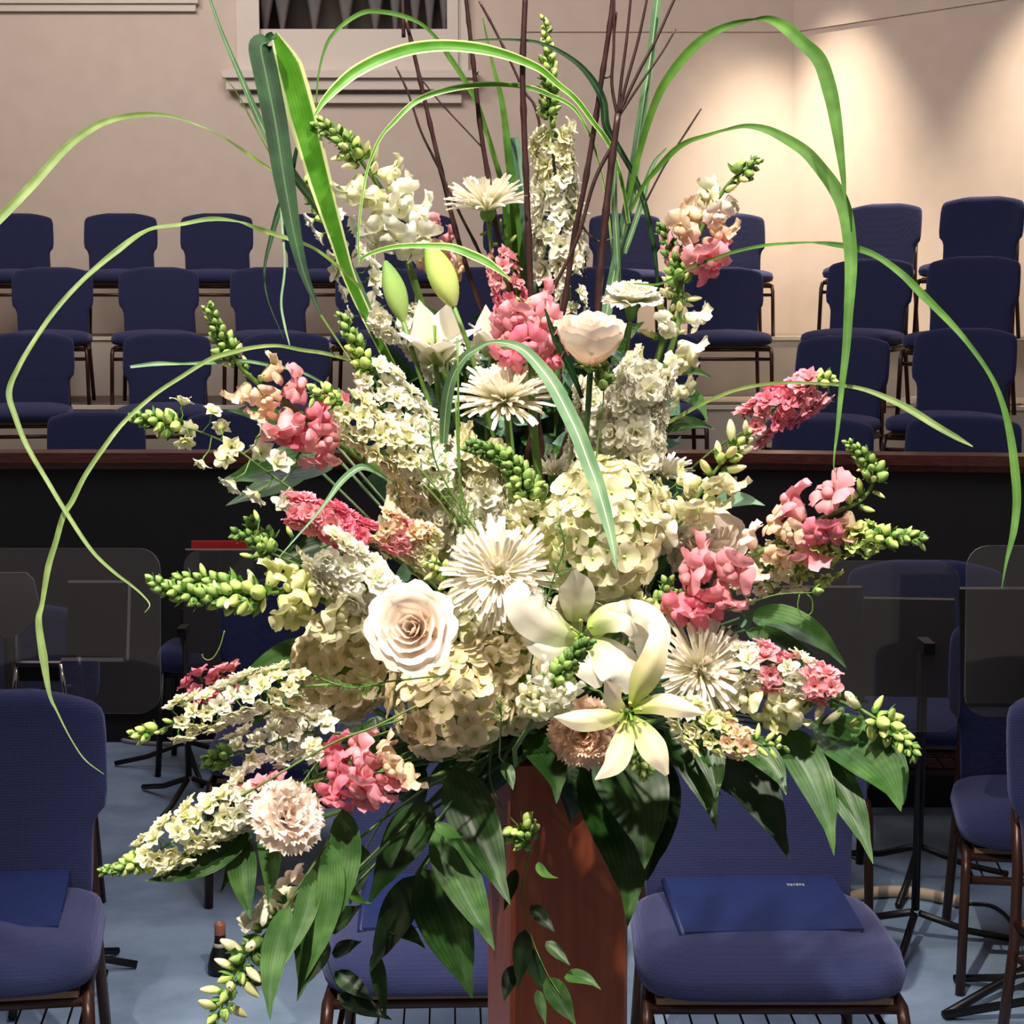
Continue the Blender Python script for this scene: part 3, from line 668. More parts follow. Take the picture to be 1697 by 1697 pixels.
def spike(name, label, cat, px, Y, secs, stem=5, smat=None, hub=True, seed=0):
    """px: base -> tip. secs: (kind, colours, count, t0, t1, size px at t0, at t1, tilt deg, face, spread)"""
    rnd = random.Random(seed+int(px[0][0])+int(px[-1][1])); pts, pre = path3(px, Y[0], Y[1], hub=hub); base = pre[0] if pre else pts[0]
    t = thing(name, label, cat, base); allp = pre+pts; m = len(allp); s = S(px[0][0], px[0][1], Y[0])
    smb = MB().tube([q-base for q in allp], [stem*s*.5*(1-.72*(i/(m-1))**1.5) for i in range(m)], 6)
    phi = rnd.random()*6
    for (kind, cols, n, t0, t1, z0, z1, tilt, face, *ex) in secs:
        spread = ex[0] if ex else 1
        cols = cols.split()
        for k in range(n):
            f = (k+.5)/n; tt = t0+(t1-t0)*f+rnd.uniform(-.25, .25)*(t1-t0)/n; p, T = along(pts, min(1, max(0, tt))); phi += 2.4+rnd.uniform(-.3, .3)
            a = T.orthogonal().normalized(); b = T.cross(a); R = a*math.cos(phi)+b*math.sin(phi); tc = toward(p); tc = (tc-T*tc.dot(T)).normalized()
            if R.dot(tc) < -.3 and face > 0: R = (R-tc*R.dot(tc)*1.0).normalized()
            R = (R+tc*face).normalized(); tl = math.radians(tilt+rnd.uniform(-12, 12)+(32*f if kind == 'gbud' and spread <= 1 else 0))
            D = (R*math.cos(tl)+T*math.sin(tl)).normalized(); sz = (z0+(z1-z0)*f)*s*rnd.uniform(.85, 1.15)
            if kind == 'gbud': sz *= 1.35-.35*f
            off = R*(stem*s*.25+(spread*sz*.12 if spread <= 1 else spread*sz*.3) if kind in ('snap', 'bud', 'gbud') else spread*sz*rnd.uniform(.26, .5))
            col = cols[min(len(cols)-1, int(f*len(cols)))] if len(cols) < 4 or True else cols[0]
            if spread > 1.05: smb.tube([p-base, p-base+off*.6-T*sz*.12, p-base+off], [sz*.035, sz*.03, sz*.04], 4, False)
            if kind == 'snap': D = (D+Vector((0, 0, -.30))).normalized()
            M = Matrix.Translation(p+off-base) @ frame(D, T.cross(D) if kind == 'snap' else None) @ Matrix.Rotation(rnd.uniform(-.3, .3) if kind == 'snap' else rnd.random()*6, 4, 'Z')
            obj(PNAME[kind], fl(kind, col, rnd.randrange(3)), t, M @ Matrix.Diagonal((sz, sz, sz, 1)))
    obj('stem', smb, t, mat=smat or M_stem)
    return t
# ---- composite blooms
def stem_to(t, c, back, r, base, mat_=None):
    """a stem from the hub to the back of a bloom; t sits at base"""
    a = HUB; d = (c-a).length; m = c+back*d*.3
    pts = [a*((1-s)**2)+m*(2*s*(1-s))+c*s*s for s in [i/8 for i in range(9)]]
    obj('stem', MB().tube([q-base for q in pts], r, 6), t, mat=mat_ or M_stem)
def m_mum(e0, e1, L, W): 
    return petal(MB(), 0, .06, 0, L, W, e0, e1, 'strap', .9, 0, 7, 3).mesh('petal', PM['mum'])
def mum(label, px, py, Y, rpx, face, lift=0, n=(50, 46, 38, 28), hide=False):
    c = P(px, py, Y); s = S(px, py, Y)*rpx; rnd = random.Random(px); base = c
    t = thing('spider_chrysanthemum', label, 'flower', c)
    d = dirv(*face); F4 = Matrix.Translation((0, 0, 0)) @ frame(d)
    spec = [(2+lift, -14+lift*.6, 1.0, .044), (18+lift, 4+lift, .92, .046), (38+lift*.8, 26+lift, .76, .048), (64, 62, .46, .054)]
    for r, (e0, e1, L, W) in enumerate(spec):
        vs = [cached(('mum', r, v, lift), lambda: m_mum(e0+v*5, e1-8+v*9, L*(1-.05*v), W)) for v in range(3)]
        for k in range(n[r]):
            a = 2*math.pi*(k+rnd.uniform(-.3, .3)+r*.37)/n[r]; z = s*rnd.uniform(.80, 1.1)
            obj('petal', vs[rnd.randrange(3)], t, F4 @ Matrix.Rotation(a, 4, 'Z') @ Matrix.Translation((0, 0, .05*z*r)) @ Matrix.Diagonal((z, z, z, 1)))
    obj('flower_centre', MB().ball((0, 0, .1*s), .16*s, 10, 6), t, F4, mat=PM['mum'])
    obj('calyx', MB().ball((0, 0, -.04*s), .17*s, 10, 6), t, F4, mat=M_calyx)
    stem_to(t, c-d*.04*s, -d, .003, base); return t
def m_rosepetal(r0, h, phi, flare, v):
    """cupped petal wrapping an axis"""
    rnd = random.Random(v); mb = MB(); rows = []; uvs = []; nu, nv = 8, 11
    for i in range(nu+1):
        s = i/nu; row = []; uv = []
        for j in range(nv):
            q = -1+2*j/(nv-1); edge = abs(q)**2.2; ss = s*(1-.22*edge*s-(.06 if abs(q) < .12 and s > .9 else 0))
            rr = r0*(.25+.95*math.sin(min(1, ss*1.25)*math.pi/2)**.8)+flare*(max(0, ss-.55)/.45)**2+.02*math.sin(q*6+v)*s*s
            zz = h*(ss**.9)-flare*.55*(max(0, ss-.7)/.3)**2
            rr += .05*edge*s*(1+flare*3)
            a = phi*q*(.35+.65*math.sin(min(1, s*1.3)*math.pi/2))
            row.append((rr*math.cos(a), rr*math.sin(a), zz)); uv.append((min(.99, s+.01), j/(nv-1)))
        rows.append(row); uvs.append(uv)
    return mb.grid(rows, uvs).mesh('petal', PM['rose'])
def rose(label, px, py, Y, rpx, face, openness=1.0, tall=1.0):
    c = P(px, py, Y); s = S(px, py, Y)*rpx; rnd = random.Random(px); d = dirv(*face); F4 = frame(d)
    t = thing('rose', label, 'flower', c-d*s*.5)
    spec = [(3, .10, .80, 1.5, 0), (3, .18, .82, 1.35, .03), (4, .28, .84, 1.15, .07), (4, .40, .84, 1.0, .13), (5, .53, .80, .85, .22*openness), (5, .64, .72, .80, .36*openness)]
    for r, (n, r0, h, phi, flr) in enumerate(spec):
        for k in range(n):
            v = rnd.randrange(3); me = cached(('rose', r, v, openness, tall), lambda: m_rosepetal(r0*(1 if tall == 1 else .9+.1*r/5), h*tall, phi, flr, v+r*3))
            z = s*rnd.uniform(.94, 1.05)
            obj('petal', me, t, F4 @ Matrix.Rotation(2*math.pi*(k+.5*r)/n+rnd.uniform(-.2, .2)+r*.7, 4, 'Z') @ Matrix.Diagonal((z, z, z, 1)))
    mb = MB()
    for k in range(5): petal(mb, 1.2566*k, .05*s, -.02*s, .5*s, .12*s, -10, 30, 'point', .3)
    mb.ball((0, 0, -.03*s), .18*s, 8, 6); obj('calyx', mb, t, F4, mat=M_calyx)
    stem_to(t, c-d*s*.55, -d, .0035, c-d*s*.5, M_dstem); return t
def lily(label, px, py, Y, face, tep, key='lily', stam=.45):
    """tep: (azimuth deg in the bloom's face, length px, half width px, e0, e1)"""
    c = P(px, py, Y); s = S(px, py, Y); d = dirv(*face); F4 = frame(d); t = thing('lily', label, 'flower', c-d*.02)
    o = Matrix.Translation(d*.02)
    for i, (az, L, W, e0, e1) in enumerate(tep):
        mb = MB(); petal(mb, math.radians(az), 4*s, 0, L*s, W*s, e0, e1, 'point', -.35 if i % 2 else -.2, .035, 12, 7, ph=i*1.7); obj('tepal', mb, t, o @ F4, mat=PM[key])
    for k in range(6):
        a = 1.047*k+.4; L = 52*s*stam*2; q = [(math.cos(a)*r*L*.5, math.sin(a)*r*L*.5, L*(r*.9)) for r in (0, .35, .7, 1)]
        st = obj('stamen', MB().tube(q, 1.3*s, 5), t, o @ F4, mat=PM['lime']); obj('anther', MB().ball(q[-1], 4*s, 6, 5, (1, 1, 2.2)), st, mat=M_anther)
    obj('pistil', MB().tube([(0, 0, 0), (0, 2*s, 40*s), (0, 6*s, 66*s)], [2.2*s, 1.8*s, 3.2*s], 6), t, o @ F4, mat=PM['lime'])
    stem_to(t, c, -d, .0035, c-d*.02); return t
def lily_paths(label, px, py, Y, face, tep, key):
    """tepals traced one by one: (points, widths px, depth offsets m, turn deg)"""
    c = P(px, py, Y); s = S(px, py, Y); d = dirv(*face); F4 = frame(d); t = thing('lily', label, 'flower', c)
    for pts, ws, dy, tw in tep:
        raw = smooth_path([(a[0], a[1], b) for a, b in zip(pts, interp(dy, len(pts)))], 5)
        q3 = []
        for x, y, o in raw:
            v = P(x, y, Y); q3.append(v+(CAM-v).normalized()*o-c)
        w_ = smooth_path([(w,) for w in ws], 5); n = len(q3); wv = interp([w[0] for w in w_], n)
        mb = ribbon(q3, [max(.4, w)*.5*s for w in wv], lambda p, q: (toward(p+c)+Vector((0, 0, .25))).normalized(), interp(tw if hasattr(tw, '__len__') else [tw, tw], n), 7, -.5, wave=.05)
        obj('tepal', mb, t, mat=PM[key])
    for k in range(5):
        a = 1.25*k+.4; L = 34*s; q = [(math.cos(a)*r_*L*.5, math.sin(a)*r_*L*.5, L*(r_*.9)) for r_ in (0, .35, .7, 1)]
        st = obj('stamen', MB().tube(q, 1.1*s, 5), t, F4, mat=PM['lime']); obj('anther', MB().ball(q[-1], 3.4*s, 6, 5, (1, 1, 2)), st, mat=M_anther)
    obj('pistil', MB().tube([(0, 0, 0), (0, -4*s, 26*s), (0, -10*s, 44*s)], [2.2*s, 1.8*s, 3*s], 6), t, F4, mat=PM['lime'])
    stem_to(t, c, -d, .0035, c); return t
def carnation(label, px, py, Y, rpx, face, col='white'):
    c = P(px, py, Y); s = S(px, py, Y)*rpx; rnd = random.Random(px); d = dirv(*face); F4 = frame(d); t = thing('carnation', label, 'flower', c-d*s*.3)
    for r, (n, L, e0, e1) in enumerate(((9, .98, 34, -8), (9, .95, 50, 16), (8, .88, 64, 36), (7, .80, 76, 55), (6, .74, 86, 72))):
        for k in range(n):
            v = rnd.randrange(3); me = cached(('carn', r, v, col), lambda: petal(MB(), 0, .04, 0, L, L*.42, e0, e1+v*8-8, 'wide', .15, .10, 6, 11, 0, v*2+r, .045).mesh('petal', PM[col]))
            obj('petal', me, t, F4 @ Matrix.Rotation(2*math.pi*(k+r*.4)/n+rnd.uniform(-.2, .2), 4, 'Z') @ Matrix.Diagonal((s, s, s, 1)))
    obj('calyx', MB().tube([(0, 0, -.45*s), (0, 0, -.2*s), (0, 0, .12*s)], [.12*s, .2*s, .24*s], 8), t, F4, mat=M_calyx)
    stem_to(t, c-d*s*.4, -d, .0028, c-d*s*.3); return t
def hydrangea(label, px, py, Y, rx, ry, n, col='hyd', rz=None, fs=30):
    c = P(px, py, Y); s = S(px, py, Y); rnd = random.Random(px+py); t = thing('hydrangea', label, 'flower', c)
    A, B, D = rx*s, ry*s, (rz or min(rx, ry))*s*.85
    obj('flower_head_core', superbox(MB(), (0, 0, 0), (A*.72, D*.72, B*.72), 1, 1, 14, 8), t, mat=PM['lime'])
    tot = int(n*1.5); k = 0
    for i in range(tot):
        y = 1-2*(i+.5)/tot; r = math.sqrt(1-y*y); a = 2.399963*i; u = Vector((r*math.cos(a), y, r*math.sin(a)))
        u = Vector((u.x, u.y, u.z)); 
        if u.y > .45: continue
        p = Vector((u.x*A, u.y*D, u.z*B))*rnd.uniform(.86, 1.02); nrm = Vector((u.x/A, u.y/D, u.z/B)).normalized()
        nrm = (nrm+Vector((rnd.uniform(-.35, .35), rnd.uniform(-.35, .35), rnd.uniform(-.35, .35)))).normalized()
        sz = fs*s*rnd.uniform(.85, 1.2)
        obj('floret', fl('hyd', col, rnd.randrange(4)), t, pl(p, nrm, sz, rnd.random()*6)); k += 1
    stem_to(t, c+Vector((0, D*.3, 0)), Vector((0, .3, -1)), .004, c); return t
# ---- leaves and blades
def ribbon(pts, widths, hint, angles=None, nv=5, fold=.25, uvscale=1, wave=0, mb=None):
    """blade along pts; hint(p) = direction the face looks"""
    mb = mb or MB(); rows = []; uvs = []; N = len(pts); 
    for i, p in enumerate(pts):
        t = (pts[min(i+1, N-1)]-pts[max(i-1, 0)]).normalized(); h = hint(p, i/(N-1)); n = (h-t*h.dot(t)).normalized()
        if angles: n = Quaternion(t, math.radians(angles[i])) @ n
        sd = t.cross(n); row = []; uv = []; w_ = widths[i]
        for j in range(nv):
            v = -1+2*j/(nv-1); row.append(p+sd*(v*w_)+n*(fold*w_*(abs(v)-.5)+wave*w_*math.sin(i*1.3+v*2)*abs(v))); uv.append((i/(N-1), .5+v/2))
        rows.append(row); uvs.append(uv)
    return mb.grid(rows, uvs)
def interp(vals, n):
    out = []
    for i in range(n):
        x = i/(n-1)*(len(vals)-1); k = min(int(x), len(vals)-2); out.append(vals[k]+(vals[k+1]-vals[k])*(x-k))
    return out
def blade(label, px, wpx, Y, mat_, tw=0, name='ornamental_grass', parent=None, fold=.35, k=7, hintv=None, tie=False):
    pts, pre = path3(px, Y[0], Y[1], k=k, hub=tie)
    n = len(pts); s = S(px[0][0], px[0][1], (Y[0]+Y[1])/2); ws = [w*.5*s for w in interp(wpx, n)]
    base = (pre[0] if pre else pts[0]); full = pre+pts; ws = [ws[0]*.6]*len(pre)+ws
    angs = interp(tw, len(full)) if hasattr(tw, '__len__') else [tw]*len(full)
    if parent is None: t = thing(name, label, 'grass', base)
    else: t, base = parent, parent.location.copy()
    mb = ribbon([q-base for q in full], ws, lambda p, s_: (toward(p+base)+Vector((0, 0, .35))).normalized(), angs, 5, fold)
    o = obj('blade', mb, t, mat=mat_); return t
def leafmesh(a, b, w_, bend, n=12, hint=None, curl=.0, tip=1.5, wave=.05, twist=0, nv=7):
    """pointed leaf from a to b; bend = offset of the middle"""
    m = (a+b)/2+bend*2; pts = [a*((1-s)**2)+m*(2*s*(1-s))+b*s*s for s in [i/n for i in range(n+1)]]
    ws = []
    for i in range(n+1):
        s = i/n; v = math.sin(math.pi*min(1, s**.72))**.9*(1-.35*s) if s < 1 else 0; v *= 1.15
        if s > .82: v = min(v, .05+(1-s)*1.4)
        ws.append(max(.012, v)*w_/2)
    h = hint or (lambda p, s: (toward(p)+Vector((0, 0, .5))).normalized())
    return ribbon(pts, ws, h, [twist*i/n for i in range(n+1)], nv, .28, wave=wave)
def bleaf(label, base, tip, wpx, Y, mat_=None, bend=(0, 0), dy=0, twist=0, name='broad_leaf', parent=None, tie=True, wave=.06, cat='leaf'):
    Y0, Y1 = Y; a, b = P(base[0], base[1], Y0), P(tip[0], tip[1], Y1); s = S(base[0], base[1], Y0)
    mid = RT*(bend[0]*s)+Vector((0, 0, -bend[1]*s))+Vector((0, dy, 0))
    org = a if parent is None else parent.location.copy()
    t = parent or thing(name, label, cat, a)
    hint = lambda p, q: (toward(p+org)+Vector((0, 0, .6))).normalized()
    mb = leafmesh(a-org, b-org, wpx*s, mid, 12, hint, twist=twist, wave=wave)
    o = obj('leaf_blade' if parent is None else 'leaf', mb, t, mat=mat_ or LG)
    if parent is None and tie:
        m = (a+HUB)/2+Vector((0, 0, .03)); obj('stem', MB().tube([q-org for q in (HUB, m, a)], .0022, 5), t, mat=M_dstem)
    return t
def sprig(label, px, Y, leaves, stem=5, name='leafy_branch', mat_=None, smat=None, hub=True, cat='foliage'):
    pts, pre = path3(px, Y[0], Y[1], hub=hub); full = pre+pts; base = full[0]; s = S(px[0][0], px[0][1], Y[0])
    t = thing(name, label, cat, base); m = len(full)
    obj('stem', MB().tube([q-base for q in full], [stem*s*.5*(1-.6*i/m) for i in range(m)], 6), t, mat=smat or M_stem)
    for (b, e, w_, *r) in leaves:
        bleaf('', b, e, w_, r[0] if r else (Y[1], Y[1]-.02), (r[1] if len(r) > 1 else mat_) or LG, parent=t, bend=(r[2] if len(r) > 2 else (0, 0)), twist=(r[3] if len(r) > 3 else 0))
    return t
LEAFV = [leafmesh(Vector((0, 0, 0)), Vector((0, 0, 1)), .42+.05*k, Vector((0, .10+.06*k, 0)), 9, lambda p, s: Vector((0, -1, .15)), wave=.08, twist=15*k-10, nv=5).mesh('leaf', m_) for k, m_ in ((0, LG), (1, LGd), (2, LGm), (3, LGd), (4, LGb))]
def fern(label, px, Y, side=22, n=26, col=None, seed=1, three=True, name='fern_sprig'):
    rnd = random.Random(seed); pts, pre = path3(px, *Y); base = (pre+pts)[0]; s = S(px[0][0], px[0][1], Y[0]); t = thing(name, label, 'foliage', base)
    obj('stem', MB().tube([q-base for q in pre+pts], 1.6*s, 5), t, mat=M_stem); mb = MB()
    for k in range(n):
        f = (k+.5)/n; p, T = along(pts, f); a = T.orthogonal().normalized(); b = T.cross(a); ph = rnd.random()*6.28
        d = (a*math.cos(ph)+b*math.sin(ph))+T*.7; d.normalize(); L = side*s*(1-.5*f)*rnd.uniform(.6, 1.2); q = p+d*L
        mb.tube([p-base, (p+q)/2-base+Vector((0, 0, .1*L)), q-base], .45*s, 3, False)
        for j in range(7):
            g = (j+1)/8; r0 = p.lerp(q, g); dd = (d+Vector((rnd.uniform(-1, 1), rnd.uniform(-1, 1), rnd.uniform(-1, 1)))*1.1).normalized()
            mb.tube([r0-base, r0+dd*L*.32-base], [.5*s, .2*s], 3, False)
    o = obj('needle_leaves', mb, t, mat=col or M_calyx); o['kind'] = 'stuff'; return t
def twig(label, px, w0, w1, Y, side=(), hub=True, knobs=()):
    pts, pre = path3(px, Y[0], Y[1], hub=hub); full = pre+pts; base = full[0]; s = S(px[0][0], px[0][1], Y[0]); m = len(full)
    t = thing('dogwood_twig', label, 'twig', base)
    rad = [(w0+(w1-w0)*max(0, i-len(pre))/max(1, m-len(pre)))*.5*s*(1.25 if (i*7+int(px[0][0])) % 5 == 0 else 1) for i in range(m)]
    obj('bark', MB().tube([q-base for q in full], rad, 7), t, mat=M_twig)
    for sp_, a, b in side:
        q, _ = path3(sp_, Y[0], Y[1], hub=False); q = [P(x, y, Y[0]+(Y[1]-Y[0])*.6) for x, y in [(c[0], c[1]) for c in smooth_path(sp_, 5)]]
        obj('side_shoot', MB().tube([v-base for v in q], [(a+(b-a)*i/len(q))*.5*s for i in range(len(q))], 6), t, mat=M_twig)
    return t
# ================================================================== THE ARRANGEMENT
SN, LK, ST = 'snapdragon', 'larkspur', 'stock_flower'
fg = 'flower'
# ---- snapdragons
spike(SN, 'tall white snapdragon leaning up left, green buds at its tip above the pale wall', fg, [(735, 620), (700, 510), (672, 420), (645, 340), (612, 285), (575, 240), (527, 203)], (1.48, 1.42),
 [('snap', 'white white cream', 10, .50, .78, 66, 52, -8, .1), ('bud', 'cream pale', 6, .74, .88, 34, 28, 25, .1), ('gbud', 'lime green green', 22, .80, 1, 19, 11, 35, 0)], 15, seed=3)
spike(SN, 'upright snapdragon at upper right, pink and peach blooms with cream tip against the bright wall', fg, [(1078, 640), (1100, 560), (1128, 470), (1150, 410), (1178, 350), (1212, 300), (1258, 266)], (1.44, 1.38),
 [('bud', 'pale cream', 12, .18, .44, 34, 28, 30, .1), ('snap', 'hot pink pink peach', 6, .50, .70, 62, 50, 10, .1), ('snap', 'peach blush cream', 4, .68, .80, 48, 40, 20, 0), ('bud', 'cream pale pale', 6, .76, .93, 38, 26, 30, 0), ('gbud', 'green', 10, .9, 1, 16, 9, 35, 0)], 13, seed=5)
spike(SN, 'white snapdragon with a dark green bud tip just left of the pink upper right one', fg, [(1085, 680), (1105, 600), (1125, 530), (1128, 460), (1112, 410), (1094, 372)], (1.40, 1.40),
 [('snap', 'cream white', 6, .1, .55, 52, 44, 15, .2), ('bud', 'pale', 6, .45, .75, 30, 24, 30, .1), ('gbud', 'green dgreen', 27, .66, 1, 19, 10, 35, 0)], 12, seed=6)
spike(SN, 'snapdragon at left with peach and pink blooms, long green tip before the chairs', fg, [(660, 805), (600, 760), (540, 720), (490, 680), (440, 645), (400, 610), (368, 562), (344, 506)], (1.36, 1.28),
 [('snap', 'pink hot pink', 8, .30, .58, 64, 58, -5, .2), ('snap', 'peach peach', 4, .56, .70, 52, 42, 5, .1), ('bud', 'lime pale', 6, .64, .84, 30, 22, 30, 0), ('gbud', 'green', 25, .80, 1, 17, 9, 35, 0)], 15, seed=7)
spike(SN, 'drooping snapdragon in the centre, green bud head bent left above pale blooms', fg, [(880, 935), (888, 880), (882, 835), (862, 790), (832, 758), (800, 744), (774, 738)], (1.24, 1.20),
 [('snap', 'pale cream', 6, .12, .45, 50, 44, -5, .3), ('bud', 'pale lime', 8, .34, .58, 34, 26, 25, .2), ('gbud', 'green green dgreen', 42, .42, 1, 22, 12, 30, .1)], 11, seed=8)
spike(SN, 'long pale snapdragon pointing left, leafy green tip over the clear shield', fg, [(720, 1062), (640, 1035), (575, 1010), (510, 988), (440, 982), (370, 990), (310, 985), (250, 966)], (1.26, 1.17),
 [('snap', 'cream cream pale', 14, .16, .62, 58, 52, -8, .1), ('bud', 'pale cream', 8, .48, .80, 40, 26, 15, 0), ('gbud', 'lime green green', 42, .62, 1, 24, 14, 35, 0)], 12, seed=9)
spike(SN, 'second short green budded snapdragon tip just above the long pale one at left', fg, [(520, 985), (440, 975), (370, 968), (325, 962), (288, 958)], (1.24, 1.22),
 [('bud', 'pale lime', 8, .25, .8, 36, 24, 30, 0), ('gbud', 'green', 20, .5, 1, 22, 13, 35, 0)], 8, seed=10)
spike(SN, 'snapdragon at lower right with pale closed blooms and lime tip pointing down right', fg, [(1150, 1180), (1230, 1160), (1300, 1152), (1370, 1158), (1430, 1178), (1480, 1215), (1517, 1250)], (1.26, 1.18),
 [('snap', 'cream pale cream', 8, .15, .55, 60, 50, -10, .1), ('bud', 'cream cream lime', 16, .42, .86, 56, 32, -15, 0), ('gbud', 'lime lime green', 22, .78, 1, 24, 12, 30, 0)], 11, seed=11)
spike(SN, 'snapdragon at right with deep pink blooms, peach ones and a curved green tip', fg, [(1120, 985), (1180, 955), (1240, 925), (1300, 893), (1370, 855), (1425, 830), (1448, 796), (1438, 765), (1404, 732)], (1.26, 1.20),
 [('snap', 'hot pink pink', 6, .02, .28, 70, 62, -12, .5), ('snap', 'blush peach peach', 5, .26, .50, 48, 44, 5, .2), ('snap', 'pink hot pink', 5, .48, .66, 66, 60, 10, .2), ('snap', 'peach', 2, .66, .74, 46, 40, 0, .2), ('bud', 'lime pale', 9, .68, .88, 30, 22, 30, 0), ('gbud', 'green', 22, .82, 1, 17, 9, 35, 0)], 11, seed=12)
spike(SN, 'cream snapdragon right of the large hydrangea, tubular blooms below the pink detached cluster', fg, [(1090, 905), (1130, 860), (1165, 810), (1195, 768), (1225, 735), (1245, 722)], (1.30, 1.28),
 [('snap', 'white cream cream', 9, .1, .72, 56, 48, 0, .2), ('bud', 'pale cream', 8, .6, 1, 46, 34, 30, 0), ('gbud', 'lime', 5, .7, 1, 18, 14, 35, 0)], 10, seed=13)
spike(SN, 'pink snapdragon in the upper centre, bright ruffled blooms left of the white rose', fg, [(885, 720), (882, 650), (880, 590), (872, 540), (862, 500)], (1.30, 1.32),
 [('snap', 'hot pink pink', 9, .54, 1.0, 66, 56, 5, .4), ('gbud', 'green', 4, .9, 1, 14, 12, 20, 0)], 16, seed=14)
spike(SN, 'pink stalk above the centre rising over the spider bloom with open pink tip', fg, [(865, 560), (850, 500), (835, 450), (826, 415), (880, 380)][:4], (1.46, 1.44),
 [('lark', 'hot pink', 20, .1, 1, 40, 28, 20, .3)], 7, seed=15)
spike(SN, 'small pink and peach snapdragon behind the top left spider bloom', fg, [(760, 560), (740, 470), (722, 400), (705, 365)], (1.52, 1.5),
 [('snap', 'peach pink', 6, .55, 1, 42, 34, 15, .2), ('lark', 'pink', 5, .3, .7, 30, 26, 10, 0)], 7, seed=16)
spike(SN, 'pink snapdragon hanging below the hydrangeas at lower left of centre', fg, [(500, 1312), (548, 1285), (600, 1278), (640, 1270), (682, 1255)], (1.20, 1.15),
 [('snap', 'hot pink pink peach', 12, .35, 1, 62, 54, -10, .3), ('bud', 'peach', 2, .5, .7, 40, 36, -20, .2), ('gbud', 'lime', 6, .3, .6, 14, 12, 10, 0)], 4, hub=False, seed=17)
spike(SN, 'snapdragon at the bottom left with closed white blooms hanging toward the floor', fg, [(590, 1330), (545, 1400), (500, 1475), (455, 1530), (410, 1585), (380, 1640), (352, 1700)], (1.24, 1.14),
 [('bud', 'cream cream pale', 16, .45, .95, 50, 38, 5, .1), ('snap', 'cream white', 3, .35, .6, 50, 44, 0, .1), ('gbud', 'green lime', 17, .5, 1, 22, 18, 30, 0)], 9, smat=M_stem, seed=18)
spike(SN, 'short snapdragon in front of the big white lily with dark green bud tip', fg, [(895, 1175), (912, 1145), (930, 1115), (950, 1090), (975, 1062)], (1.13, 1.10),
 [('snap', 'cream white', 9, .0, .55, 44, 38, 5, .3), ('bud', 'pale', 5, .2, .6, 26, 22, 25, .2), ('gbud', 'green dgreen', 32, .3, 1, 20, 13, 35, .1)], 9, seed=19)
spike(SN, 'short green budded stem under the green centred lily', fg, [(1030, 1200), (1045, 1235), (1060, 1260), (1072, 1285)], (1.24, 1.22), [('gbud', 'green lime', 20, .3, 1, 20, 14, 20, .1)], 6, seed=20)
spike(SN, 'thin green budded sprays at left above the long pale snapdragon', fg, [(600, 1010), (540, 960), (480, 930), (440, 912), (412, 890), (388, 885)], (1.32, 1.26),
 [('bud', 'cream lime', 5, .4, .9, 26, 22, 50, 0, 6), ('gbud', 'green dgreen', 20, .7, 1, 16, 12, 30, 0)], 6, seed=21)
spike(SN, 'dark green bud tip against the dark rail panel at left', fg, [(560, 960), (500, 930), (450, 905), (425, 885), (414, 862)], (1.36, 1.32), [('gbud', 'dgreen', 17, .7, 1, 18, 12, 35, 0)], 5, seed=22)
spike(SN, 'deep pink bloom beside the blush carnation at lower left', fg, [(560, 1290), (510, 1296), (465, 1300)], (1.22, 1.21), [('snap', 'hot', 2, .8, 1, 34, 30, 30, .2)], 4, seed=23)
spike(SN, 'pale snapdragon buds at the far left of the pedestal foliage, half hidden by leaves', fg, [(560, 1420), (510, 1470), (470, 1510)], (1.30, 1.28), [('snap', 'blush cream', 4, .5, 1, 56, 44, 0, .2)], 6, seed=24)
spike(SN, 'green and cream snapdragon tip between the hydrangea and centred spider bloom', fg, [(790, 1000), (760, 965), (735, 945), (712, 932)], (1.26, 1.24), [('snap', 'pale cream', 3, .2, .7, 42, 38, 10, .3), ('bud', 'pale', 4, .5, 1, 30, 26, 30, .1), ('gbud', 'lime', 7, .6, 1, 16, 12, 30, 0)], 6, seed=25)
spike(SN, 'cream snapdragon blooms under the right side of the large hydrangea', fg, [(1040, 1060), (1075, 1030), (1100, 1000), (1108, 960)], (1.27, 1.25), [('snap', 'cream pale', 7, .1, .8, 46, 40, 0, .4), ('gbud', 'green', 10, .6, 1, 18, 14, 30, 0)], 6, seed=26)
# ---- larkspur / delphinium
spike(LK, 'tall white larkspur rising at top centre with green bud tip', fg, [(925, 560), (925, 480), (925, 400), (922, 320), (915, 240), (910, 160), (908, 100), (903, 30)], (1.52, 1.46),
 [('lark', 'white white cream', 62, .22, .66, 46, 34, 15, .1, 1.25), ('bud', 'lime pale', 16, .60, .84, 26, 20, 40, 0), ('gbud', 'green lime lime', 30, .70, 1, 17, 9, 35, 0)], 7, seed=31)
spike(LK, 'slim white larkspur just below the tall one, few open florets', fg, [(935, 600), (940, 540), (945, 480), (935, 440), (905, 420)][:4], (1.50, 1.48), [('lark', 'white', 12, .4, 1, 34, 26, 20, .2)], 5, seed=32)
spike(LK, 'white larkspur at upper left behind the wide grass blade', fg, [(640, 620), (610, 520), (585, 450), (560, 390), (530, 340), (505, 305)], (1.58, 1.55), [('lark', 'white', 14, .3, .85, 40, 32, 10, .1, 1.3), ('gbud', 'lime', 10, .8, 1, 18, 13, 30, 0)], 6, seed=33)
spike(LK, 'airy white larkspur reaching far left with separate florets before the chairs', fg, [(620, 880), (550, 850), (490, 815), (440, 780), (385, 740), (330, 715), (275, 700), (222, 690)], (1.34, 1.26),
 [('lark', 'white white cream cream', 17, .32, .90, 46, 34, 0, 0, 2.2), ('gbud', 'lime green', 17, .84, 1, 20, 13, 30, 0)], 5, seed=34)
